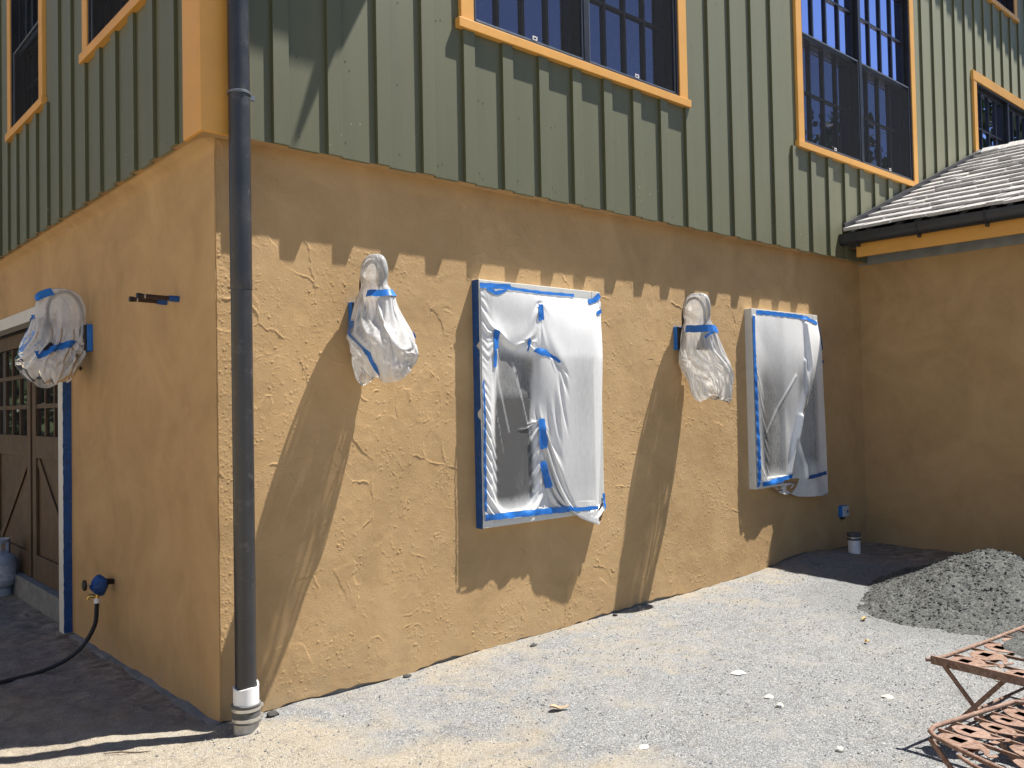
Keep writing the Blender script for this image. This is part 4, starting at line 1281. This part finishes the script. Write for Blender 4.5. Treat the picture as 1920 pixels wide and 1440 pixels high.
rb, tp = bag('L', 2.04, 2.06, 'crumpled plastic bag draped over the arched lamp beside the garage door', PROF3, 97, ruffle=1.0)
tp([(2.6, .14), (2.0, .19), (1.57, .25)], .05)
tp([(1.9, .40), (1.3, .42)], .045)
tp([(3.6, .60), (3.0, .64), (2.3, .72)], .055)
# clamp arms under that lamp
ca = empty('clamp_bracket', (0, 2.24, 1.9), 'thin dark clamp arms half wrapped in blue tape under the garage lamp', 'bracket')
c_ = MB()
for zz in (1.962, 1.918, 1.868):
    c_.tube([(.004, 2.24, zz), (-.17, 2.25, zz - .006)], .006, 8)
c_.tube([(-.012, 2.24, 1.85), (-.012, 2.24, 1.985)], .006, 8)
c_.build('arm', M['lamp'], ca, smooth=50)
for (zz, d0, d1) in ((1.965, -.01, -.10), (1.914, -.03, -.15), (1.90, -.14, -.26)):
    MB().bar((d0, 2.245, zz), (d1, 2.25, zz - .01), .022, .028).build('tape', M['tape_dark'], ca, bevel=.003)

# tape down the side of the garage casing
gt_ = MB(); n = 90; vv = []; rr = random.Random(12)
for k in range(n + 1):
    z = .02 + (GZ1 + .09 - .02) * k / n
    vv += [(.004 + rr.uniform(0, .004), GA0 - .0225, z), (-.0575 + rr.uniform(-.001, .004), GA0 - .0225, z)]
gt_.add(vv, [(2 * k, 2 * k + 1, 2 * k + 3, 2 * k + 2) for k in range(n)])
tag(gt_.build('masking_tape', M['tape_dark'], None, smooth=30), 'long strip of dark blue tape down the edge of the garage casing', 'tape')

# ------------------------------------------------------------------ small fixtures
for (y, z, ln, lab) in ((.48, 2.158, .215, 'upper dull metal rod with a blue taped foot poking out of the side wall'),
                        (.655, 2.160, .195, 'lower dull metal rod with a blue taped foot poking out of the side wall')):
    pg = empty('wall_rod', (0, y, z), lab, 'rod', 'pair of rods in the side wall')
    MB().tube([(.01, y, z), (-ln, y - .01, z + .003)], .0125, 14).build('rod', M['peg'], pg, smooth=50)
    MB().tube([(-ln + .018, y - .01, z + .003), (-ln - .006, y - .01, z + .003)], .0145, 14).build('end_cap', M['lamp'], pg, smooth=50)
    MB().tube([(-ln + .030, y - .0095, z + .003), (-ln + .036, y - .0095, z + .003)], .0135, 14).build('ring', M['steel'], pg, smooth=50)
    MB().tube([(-.001, y, z), (-.02, y - .001, z), (-.055, y - .003, z + .001)], [.0165, .0172, .0155], 14).build('tape_wrap', M['tape_dark'], pg, smooth=50)

# hose tap
ty, tz = 1.60, .50
hb = empty('hose_tap', (0, ty, tz), 'garden tap wrapped in blue tape low on the side wall', 'tap')
MB().tube([(.01, ty, tz), (-.03, ty, tz + .004), (-.06, ty - .002, tz)], [.016, .02, .026], 14).build('inlet', M['lamp'], hb, smooth=50)
bl = MB(); nn, mm = 26, 18
vv = []
for j in range(mm):
    ph = math.pi * (j + .02) / (mm - .96)
    for i in range(nn):
        th = 2 * math.pi * i / nn
        k = 1 + .22 * mnoise.noise(Vector((math.cos(th) * 1.6, math.sin(th) * 1.6, ph * 1.5)))
        vv.append((-.085 + .052 * k * math.sin(ph) * math.cos(th), ty + .036 * k * math.sin(ph) * math.sin(th), tz - .012 + .062 * k * math.cos(ph)))
bl.add(vv, [(j * nn + i, j * nn + (i + 1) % nn, (j + 1) * nn + (i + 1) % nn, (j + 1) * nn + i) for j in range(mm - 1) for i in range(nn)])
bl.build('tape_wrap', M['tape_dark'], hb, smooth=40)
MB().tube([(-.13, ty, tz), (-.165, ty, tz + .002)], .007, 10).build('stem', M['steel'], hb, smooth=50)
hw = MB(); hw.tube([(-.163, ty, tz), (-.178, ty, tz)], [.034, .034], 10); hw.build('handle', M['lamp'], hb, bevel=.003, smooth=30)
MB().tube([(-.098, ty, tz - .055), (-.10, ty, tz - .095)], [.013, .014], 12).build('spout', M['brass'], hb, smooth=50)
MB().tube([(-.115, ty, tz - .075), (-.14, ty + .01, tz - .07), (-.15, ty + .012, tz - .09)], [.012, .013, .010], 10).build('side_valve', M['brass'], hb, smooth=50)
# hose
hs = empty('garden_hose', (-.3, 1.6, .0), 'black garden hose curving from the blue taped tap down to the soil', 'hose')
ctrl = [(-.100, ty, tz - .10), (-.102, ty, tz - .16), (-.112, ty - .005, tz - .24), (-.15, 1.59, .185), (-.21, 1.585, .115), (-.31, 1.585, .060), (-.44, 1.585, .030), (-.56, 1.58, .022), (-.72, 1.565, .02), (-1.0, 1.52, .018), (-1.5, 1.40, .016)]
def spline(c, n=14):
    c = [Vector(p) for p in c]; c = [c[0]] + c + [c[-1]]; out = []
    for i in range(1, len(c) - 2):
        for k in range(n):
            t = k / n; p0, p1, p2, p3 = c[i - 1:i + 3]
            out.append(.5 * ((2 * p1) + (p2 - p0) * t + (2 * p0 - 5 * p1 + 4 * p2 - p3) * t * t + (3 * p1 - p0 - 3 * p2 + p3) * t ** 3))
    return out + [c[-2]]
hp = spline(ctrl)
hp = [Vector((p.x, p.y, max(p.z, gz1(p.x, p.y) + .010))) for p in hp]
MB().tube(hp, .0115, 12).build('hose_line', M['hose'], hs, smooth=60)
i1 = 46
sg = [hp[i // 3] + (hp[i // 3 + 1] - hp[i // 3]) * ((i % 3) / 3) for i in range(6, i1 * 3)]
MB().tube(sg, [.0145 if (i // 2) % 2 else .0122 for i in range(len(sg))], 12).build('strain_spring', M['hose'], hs, smooth=60)
MB().tube([(-.0995, ty, tz - .088), (-.100, ty, tz - .118)], .018, 12).build('coupling', M['pvc'], hs, smooth=40)

# propane tank
tx_, ty_ = -.10, 4.40
tzb = gz1(tx_, ty_)
tk = empty('propane_tank', (tx_, ty_, tzb), 'pale grey propane tank with a paper label by the garage door', 'propane tank')
MB().lathe(tx_, ty_, [(.0, tzb + .055), (.09, tzb + .057), (.14, tzb + .085), (.157, tzb + .13), (.157, tzb + .27), (.145, tzb + .315), (.11, tzb + .35), (.05, tzb + .372), (0.001, tzb + .375)], 40, cap=False).build('body', M['tank'], tk, smooth=60)
MB().lathe(tx_, ty_, [(.112, tzb), (.116, tzb), (.116, tzb + .065), (.112, tzb + .065)], 36, cap=False).build('foot_ring', M['tank'], tk, smooth=40)
co = MB(); n = 48
for k in range(n):
    th0 = 2 * math.pi * k / n; th1 = 2 * math.pi * (k + 1) / n
    lo = tzb + .35; hi = tzb + .475
    kk = k % 16
    spans = [(lo, hi)] if not 5 <= kk <= 10 else [(tzb + .445, hi)]
    for (a_, b_) in spans:
        q = []
        for (r_, z_) in ((.098, a_), (.104, a_), (.104, b_), (.098, b_)):
            for th in (th0, th1): q.append((tx_ + r_ * math.cos(th), ty_ + r_ * math.sin(th), z_))
        co.add(q, [(0, 1, 3, 2), (2, 3, 5, 4), (4, 5, 7, 6), (6, 7, 1, 0)])
co.build('collar', M['tank'], tk, smooth=40)
MB().lathe(tx_, ty_, [(.02, tzb + .37), (.02, tzb + .43), (.03, tzb + .43), (.03, tzb + .45)], 14).build('valve', M['brass'], tk, smooth=40)
lb = MB(); n = 20; vv = []
for k in range(n + 1):
    th = -2.6 + 1.9 * k / n
    vv += [(tx_ + .1585 * math.cos(th), ty_ + .1585 * math.sin(th), tzb + .135), (tx_ + .1585 * math.cos(th), ty_ + .1585 * math.sin(th), tzb + .262)]
lb.add(vv, [(2 * k, 2 * k + 2, 2 * k + 3, 2 * k + 1) for k in range(n)]); lb.build('paper_label', M['tank_label'], tk, smooth=60)

# electrical box and PVC stub near the inner corner
ob = empty('outlet_box', (6.19, 0, .47), 'small outlet box masked with blue tape near the wing corner', 'outlet')
MB().box(6.14, 6.24, -.055, .004, .425, .525).build('box', M['tank'], ob, bevel=.005)
MB().box(6.137, 6.243, -.040, .002, .422, .528).build('tape_wrap', M['tape'], ob, bevel=.003)
MB().box(6.20, 6.222, -.059, -.0545, .462, .485).build('socket', M['lamp'], ob, bevel=.001)
MB().box(6.155, 6.20, -.035, -.01, .398, .4215).build('conduit_hub', M['lamp'], ob, bevel=.004)
vx, vy = 5.965, -.235
vb = gz1(vx, vy)
ps = empty('vent_pipe', (vx, vy, vb), 'white plastic pipe stub with a black rubber cap standing in the soil', 'pipe')
MB().lathe(vx, vy, [(.054, vb - .1), (.054, vb + .175), (.048, vb + .175), (.048, vb + .05)], 32, cap=False).build('pipe', M['pvc'], ps, smooth=40)
MB().lathe(vx, vy, [(.055, vb + .120), (.060, vb + .122), (.060, vb + .172), (.062, vb + .176), (.060, vb + .188), (.0, vb + .190)], 32, cap=False).build('rubber_cap', M['rubber'], ps, smooth=40)
MB().lathe(vx, vy, [(.0605, vb + .140), (.062, vb + .141), (.062, vb + .150), (.0605, vb + .151)], 32, cap=False).build('clamp', M['steel'], ps, smooth=40)

# ------------------------------------------------------------------ gravel pile
def pile():
    cx, cy = 4.92, -1.80
    n = 420
    xs = np.linspace(-1.9, 1.9, n); ys = np.linspace(-1.6, 1.6, n)
    X, Y = np.meshgrid(xs, ys)
    th = np.arctan2(Y, X)
    R = 1.0 * (1 + .10 * np.sin(2 * th + .6) + .05 * np.sin(3 * th) + .04 * np.sin(5 * th + 1))
    rr_ = np.hypot(X / 1.04, Y / 1.05) / R + .04 * fbm(X, Y, .25, 811, 3)
    q_ = np.clip(1 - rr_, 0, 1)
    h = .37 * (1 - np.clip(rr_, 0, 1) ** 1.35) ** 1.25
    body = sstep(0, .12, q_)
    clump = np.abs(fbm(X, Y, .13, 821, 3)) ; clump2 = np.abs(fbm(X, Y, .05, 831, 3))
    patch = sstep(-.1, .35, fbm(X, Y, .5, 851, 3))
    h = h + body * (.020 * fbm(X, Y, .25, 861, 3) - patch * (.050 * clump ** .7 - .012) - (.25 + .6 * patch) * .016 * clump2 + .006 * fbm(X, Y, .022, 841, 2))
    r = np.random.default_rng(4)
    for k in range(60):
        px, py = r.uniform(-1.3, .6), r.uniform(-1.0, .9); s = r.uniform(.008, .022)
        g_ = np.exp(-(((X - px) / s) ** 2 + ((Y - py) / (s * .8)) ** 2) ** 3)
        h = h - body * g_ * s * .45
        g2 = np.exp(-(((X - px - s * 1.4) / s) ** 2 + ((Y - py + s * .4) / s) ** 2))
        h = h + body * g2 * s * .55
    Z = gz(X + cx, Y + cy) - .012 + np.maximum(h, -.02)
    o = grid_mesh('gravel_pile', np.stack([X + cx, Y + cy, Z], -1), M['pile'], None)
    tag(o, 'heap of damp grey gravel dumped in front of the wing wall', 'gravel pile')
    def zf(x, y):
        i = np.clip(((x - cx + 1.9) / 3.8 * (n - 1)).astype(int), 0, n - 1); j = np.clip(((y - cy + 1.6) / 3.2 * (n - 1)).astype(int), 0, n - 1)
        return Z[j, i]
    def fx_(r, m):
        a = r.uniform(0, 6.28, m); q = r.random(m) ** .6 * 1.0
        return np.stack([cx + 1.06 * q * np.cos(a), cy + 1.0 * q * np.sin(a)], -1)
    scatter('pile_stones', M['pile'], 9000, fx_, .0025, .015, zf, 'loose stones lying on the grey gravel heap', 8)
pile()

# ------------------------------------------------------------------ rusty folding tables
def fish(mb, c, ux, uy, L, W2, z, th=.004, flip=1):
    """flat cut-out: rounded body, square notch, curled tail"""
    o_ = []
    for t in np.linspace(0, 1, 15): o_.append((L * (.02 + .62 * t), W2 * flip * (math.sin(math.pi * (.06 + .80 * t)) ** .8)))
    hook = [(.70, .30), (.78, .42), (.86, .78), (.93, .92), (.99, .70), (.995, .35), (.95, .20), (.93, .45), (.90, .62), (.86, .45), (.83, .15), (.78, -.10), (.70, -.32)]
    o_ += [(L * a, W2 * flip * b) for a, b in hook]
    for t in np.linspace(1, 0, 15): o_.append((L * (.02 + .62 * t), -W2 * flip * .85 * (math.sin(math.pi * (.06 + .80 * t)) ** .8)))
    hole = [(.20, -.30), (.20, .28), (.42, .34), (.42, -.36)]
    hole = [(L * a, W2 * flip * b) for a, b in hole]
    loop = o_ + [o_[0]] + hole + [hole[0]]
    n = len(loop)
    V = []
    for zz in (z, z + th):
        for a, b in loop:
            p = c + ux * a + uy * b; V.append((p.x, p.y, zz))
    F = [tuple(range(n)), tuple(range(n, 2 * n))[::-1]]
    F += [(k, (k + 1) % n, (k + 1) % n + n, k + n) for k in range(n) if k not in (len(o_), n - 1)]
    mb.add(V, F)

def folding_table(org, ux, uy, Lx, Ly, ht, label, curved, seed):
    """org = left front corner on the ground; ux along the front edge, uy along the left edge"""
    ux = Vector((*ux, 0)).normalized(); uy = Vector((*uy, 0)).normalized()
    o = Vector((*org, gz1(*org)))
    root = empty('folding_table', o + ux * Lx * .5 + uy * Ly * .5, label, 'table', 'rusty folding metal tables')
    Zt = o.z + ht
    def p(a, b, z=None): q = o + ux * a + uy * b; return Vector((q.x, q.y, Zt if z is None else o.z + z))
    fr = MB()
    if curved:
        path = []
        R = .06
        path += [p(0, .10 + (Ly - .14) * t) for t in np.linspace(1, 0, 10)]
        path += [p(.02, .05), p(.06, .02)]
        path += [p(.06 + (Lx - .12) * t, .02 - .07 * math.sin(math.pi * t)) for t in np.linspace(.05, 1, 18)]
        path += [p(Lx, .06)] + [p(Lx, .10 + (Ly - .14) * t) for t in np.linspace(0, 1, 8)] + [p(Lx - .05, Ly), p(.05, Ly)]
        fr.tube(path, .0085, 10, closed=True)
        sc = []
        for k in range(3):
            x0 = .20 + .22 * k
            sc = [p(x0 + .26 * t, -.045 - .055 * math.sin(math.pi * t) + .03 * (t - .5)) for t in np.linspace(0, 1, 12)]
            fr.tube(sc, .007, 8)
            fr.tube([p(x0 + .20, -.03), p(x0 + .22, .10), p(x0 + .26, Ly - .01)], .007, 8) if k != 1 else None
    else:
        fr.bar(p(-.005, 0), p(Lx, 0), .012, .036); fr.bar(p(-.005, Ly), p(Lx, Ly), .012, .030)
        fr.tube([p(-.02, -.02), p(.0, .0), p(.012, .10), p(.012, Ly * .5), p(.0, Ly)], .009, 10)
        fr.bar(p(Lx, .006), p(Lx, Ly - .006), .012, .030)
    fr.build('rim', M['rust'], root, smooth=50)
    sl_ = MB(); n = 5
    for k in range(1, n + 1):
        b = Ly * k / (n + 1)
        sl_.bar(p(.014, b) - Vector((0, 0, .006)), p(Lx - .01, b) - Vector((0, 0, .006)), .009, .012)
    for k in range(1, 5):
        a = Lx * k / 5
        sl_.bar(p(a, .01) - Vector((0, 0, .018)), p(a, Ly - .01) - Vector((0, 0, .018)), .022, .005)
    sl_.build('slats', M['rust'], root, bevel=.0015)
    rj = random.Random(seed)
    for k in range(n + 1):
        mb = MB(); b = Ly * (k + .5) / (n + 1)
        a = .03 + rj.uniform(0, .04)
        while a < Lx - .12:
            l = rj.uniform(.17, .24)
            fish(mb, p(a, b), ux, uy, l, Ly / (n + 1) * rj.uniform(.40, .58), Zt + .001, .003, rj.choice((-1, 1)))
            a += l + rj.uniform(.01, .04)
        mb.build('cutout_panel', M['rust'], root, smooth=30, recalc=False)
    for b in (.03, Ly - .03):
        for (t0, t1) in ((.02, .42), (.38, -.02)):
            l = MB(); l.bar(p(Lx * t0 + .01, b + (.008 if t0 < .1 else -.008), ht - .02), p(Lx * t1 + .01, b + (.008 if t0 < .1 else -.008), .004), .019, .008, up=uy)
            l.build('leg', M['rust'], root, bevel=.0015)
        for (t0, t1) in ((.58, .98), (.98, .58)):
            l = MB(); l.bar(p(Lx * t0, b + (.008 if t0 < .7 else -.008), ht - .02), p(Lx * t1, b + (.008 if t0 < .7 else -.008), .004), .019, .008, up=uy)
            l.build('leg', M['rust'], root, bevel=.0015)
    st = MB()
    st.tube([p(Lx * .02 + .01, .03, .03), p(Lx * .02 + .01, Ly - .03, .03)], .006, 8)
    st.tube([p(Lx * .22, .03, ht * .5), p(Lx * .22, Ly - .03, ht * .5)], .006, 8)
    st.build('stretcher', M['rust'], root, smooth=50)
    return root, p, Zt
T1, p1, zt1 = folding_table((2.13, -2.52), (-.14, -.99), (.99, -.10), .75, .95, .36, 'rusty folding table with a heap of gravel on its slatted top', False, 3)
T2, p2, zt2 = folding_table((1.305, -2.80), (-.22, -.975), (.97, -.22), .85, .62, .36, 'nearest rusty folding table with a curved rim and cut-out fish shapes', True, 5)
# gravel tipped on the farther table
n = 90
hu, hv = np.meshgrid(np.linspace(-1, 1, n), np.linspace(-1, 1, n))
rr_ = np.hypot(hu, hv) * (1 + .15 * fbm(hu, hv, .6, 901, 3))
hh = .075 * np.clip(1 - rr_, 0, 1) ** .8 + .012 * fbm(hu, hv, .12, 905, 3) * (rr_ < 1)
c0 = p1(.36, .60)
keep = rr_[:-1, :-1] > 1.0
HP = np.stack([c0.x + .30 * hu, c0.y + .30 * hv, zt1 + .004 + hh], -1)
tag(grid_mesh('gravel_heap', HP, M['pile'], None, skip=keep), 'small dark gravel heap lying on the rusty slatted table', 'gravel heap')

# ------------------------------------------------------------------ small litter
def stone(x, y, s, lab, sq=.6, seed=1, mat='stone', cat='stone', name='stone', group='pale stones on the gravel', dz=.35):
    mb = MB(); nn, mm = 12, 8; vv = []
    for j in range(mm):
        ph = math.pi * (j + .05) / (mm - .9)
        for i in range(nn):
            th = 2 * math.pi * i / nn
            d = Vector((math.sin(ph) * math.cos(th), math.sin(ph) * math.sin(th), math.cos(ph)))
            k = 1 + .45 * mnoise.noise(d * 1.4 + Vector((seed * 3.1, 0, 0)))
            vv.append((x + s * k * d.x * 1.25, y + s * k * d.y, gz1(x, y) + s * sq * (dz + k * d.z)))
    mb.add(vv, [(j * nn + i, j * nn + (i + 1) % nn, (j + 1) * nn + (i + 1) % nn, (j + 1) * nn + i) for j in range(mm - 1) for i in range(nn)])
    return tag(mb.build(name, M[mat], None, smooth=50), lab, cat, group)
stone(2.066, -1.806, .018, 'pale rounded stone on bare gravel left of the rusty tables', .8, 1)
stone(1.777, -2.265, .017, 'white pebble nearest the bottom edge, left of the rusty table leg', .7, 2)
stone(2.541, -2.122, .028, 'flat pale stone between the gravel heap and the tables', .35, 3)
stone(2.148, -1.696, .024, 'flat whitish flake of stone farther back on the gravel', .3, 4)
stone(1.216, -1.649, .022, 'thin pale stone chip with a dark shadow at the bottom centre', .35, 5)
stone(3.170, -2.437, .035, 'broad flat stone seen past the legs of the rear table', .3, 6)
stone(2.377, -1.362, .034, 'long bright flat stone in mid gravel', .2, 7)
stone(.236, -.075, .024, 'black soil clod beside the foot of the downspout', .8, 8, 'clod', 'clod', 'soil_clod', 'dark soil clods along the wall foot')
stone(1.073, -.045, .020, 'dark soil clod against the foot of the front wall', .7, 9, 'clod', 'clod', 'soil_clod', 'dark soil clods along the wall foot')
stone(1.95, -.16, .018, 'dark lump of soil below the large taped window', .6, 10, 'clod', 'clod', 'soil_clod', 'dark soil clods along the wall foot')
stone(2.84, -.05, .017, 'dark soil lump at the wall foot under the middle lamp', .7, 11, 'clod', 'clod', 'soil_clod', 'dark soil clods along the wall foot')
def leaf_litter(x, y, L_, ang, mat, lab):
    mb = MB(); n = 10; vv = []
    z0_ = gz1(x, y) + .006
    for k in range(n + 1):
        t = k / n; w_ = .20 * L_ * math.sin(math.pi * t) ** .8 * (1 + .3 * math.sin(7 * t))
        for s in (-1, 0, 1):
            a = (t - .5) * L_; b = s * w_
            zc = z0_ + .006 * abs(s) * (1 + math.sin(6 * t)) + .012 * abs(math.sin(4 * t + x))
            vv.append((x + a * math.cos(ang) - b * math.sin(ang), y + a * math.sin(ang) + b * math.cos(ang), zc))
    mb.add(vv, [(3 * k + s, 3 * k + s + 1, 3 * k + 4 + s, 3 * k + 3 + s) for k in range(n) for s in (0, 1)])
    o = mb.build('dry_leaf', M[mat], None, smooth=60)
    sm2 = o.modifiers.new('solid', 'SOLIDIFY'); sm2.thickness = .0012
    return tag(o, lab, 'leaf', 'fallen leaves')
leaf_litter(3.822, -1.371, .085, .3, 'leafdry', 'yellow fallen leaf at the foot of the gravel heap')
leaf_litter(1.279, -1.062, .105, -.55, 'leafbrown', 'curled brown leaf lying on the open gravel')
leaf_litter(3.35, -1.62, .05, .9, 'leafdry', 'small tan leaf scrap before the gravel heap')
tw = MB(); tw.tube([(-.53, .02, gz1(-.53, .02) + .006), (-.47, -.035, gz1(-.47, -.03) + .012), (-.42, -.07, gz1(-.42, -.07) + .006), (-.37, -.113, gz1(-.37, -.11) + .010)], [.002, .0035, .003, .0015], 6)
tag(tw.build('twig', M['twig'], None, smooth=50), 'thin dark twig on the sand left of the downspout', 'twig')

# ------------------------------------------------------------------ trees across the yard (seen only as reflections)
def tree(x, y, h, rad_, seed, lab):
    r = np.random.default_rng(seed)
    root = empty('tree', (x, y, 0), lab, 'tree', 'trees across the yard')
    t = MB(); t.tube([(x, y, -.2), (x + .1, y, h * .3), (x - .1, y + .1, h * .6), (x, y, h * .92)], [.28, .22, .14, .03], 10)
    for k in range(9):
        z = h * r.uniform(.3, .8); a = r.uniform(0, 6.28); l = rad_ * r.uniform(.5, .9)
        t.tube([(x, y, z), (x + l * .5 * math.cos(a), y + l * .5 * math.sin(a), z + l * .25), (x + l * math.cos(a), y + l * math.sin(a), z + l * .3)], [.08, .05, .02], 6)
    t.build('trunk', M['bark'], root, smooth=60)
    n = 5200; lo_ = .04 if y > 0 else .30
    cl = np.stack([r.normal(0, .45, 40) * rad_, r.normal(0, .45, 40) * rad_, h * (lo_ + (.96 - lo_) * r.random(40))], -1)
    cl[:, :2] *= (1.15 - .8 * ((cl[:, 2] / h - lo_) / (.96 - lo_)))[:, None]
    ci = r.integers(0, 40, n)
    c = cl[ci] + r.normal(0, rad_ * .17, (n, 3))
    a1 = r.normal(0, 1, (n, 3)); a1 /= np.linalg.norm(a1, axis=1, keepdims=True)
    a2 = np.cross(a1, r.normal(0, 1, (n, 3))); a2 /= np.linalg.norm(a2, axis=1, keepdims=True)
    s = r.uniform(.10, .26, (n, 1)); 
    V = np.stack([c - a1 * s, c + a2 * s * .6, c + a1 * s, c - a2 * s * .6], 1) + np.array([x, y, 0])
    me = bpy.data.meshes.new('crown')
    me.from_pydata(V.reshape(-1, 3).tolist(), [], np.arange(4 * n).reshape(n, 4).tolist())
    finish(me, 'crown', M['foliage'], root)
bn = empty('reflector', (-9.5, 6, 0), 'unseen pale barn across the yard from the garage', 'reflector')  # unseen sunlit wall added to throw fill light on the shaded side
b_ = MB()
for k in range(40):
    b_.box(-9.5, -9.47 + .006 * (k % 3), -4 + .5 * k, -4 + .5 * k + .49, -.1, 5.2)
b_.build('bounce_planks', simple('pale_bounce_plank', (0.60, 0.49, 0.33), 0.8, 0.15, 3), bn)
b_ = MB(); b_.hexa([(-13, -4.3, 5.1), (-9.2, -4.3, 5.1), (-9.2, 16.3, 5.1), (-13, 16.3, 5.1), (-13, -4.3, 7.2), (-12.9, -4.3, 7.2), (-12.9, 16.3, 7.2), (-13, 16.3, 7.2)])
b_.build('roof', M['shake'], bn)  # top of the added, unseen bounce wall
for k, (x, y, h, r_) in enumerate(((25, -9.5, 11.0, 3.2), (26.5, -4.6, 12.5, 3.4), (29, -15, 12.0, 3.4), (33, -15, 13.0, 3.4), (22, -19, 7.2, 2.8), (13, -19, 6.6, 2.8), (6, -18, 6.8, 2.8), (-3, -17, 7.4, 2.6), (-3.2, 14.5, 10.5, 2.4), (-5.5, 19, 12.5, 2.8), (-1.0, 18, 12.0, 2.8), (-7.5, 24, 13.0, 3.0))):
    tree(x, y, h, r_, 1000 + k, ('leafy tree standing %s' % ('left of the garage yard' if y > 0 else 'across the yard in front of the house')))
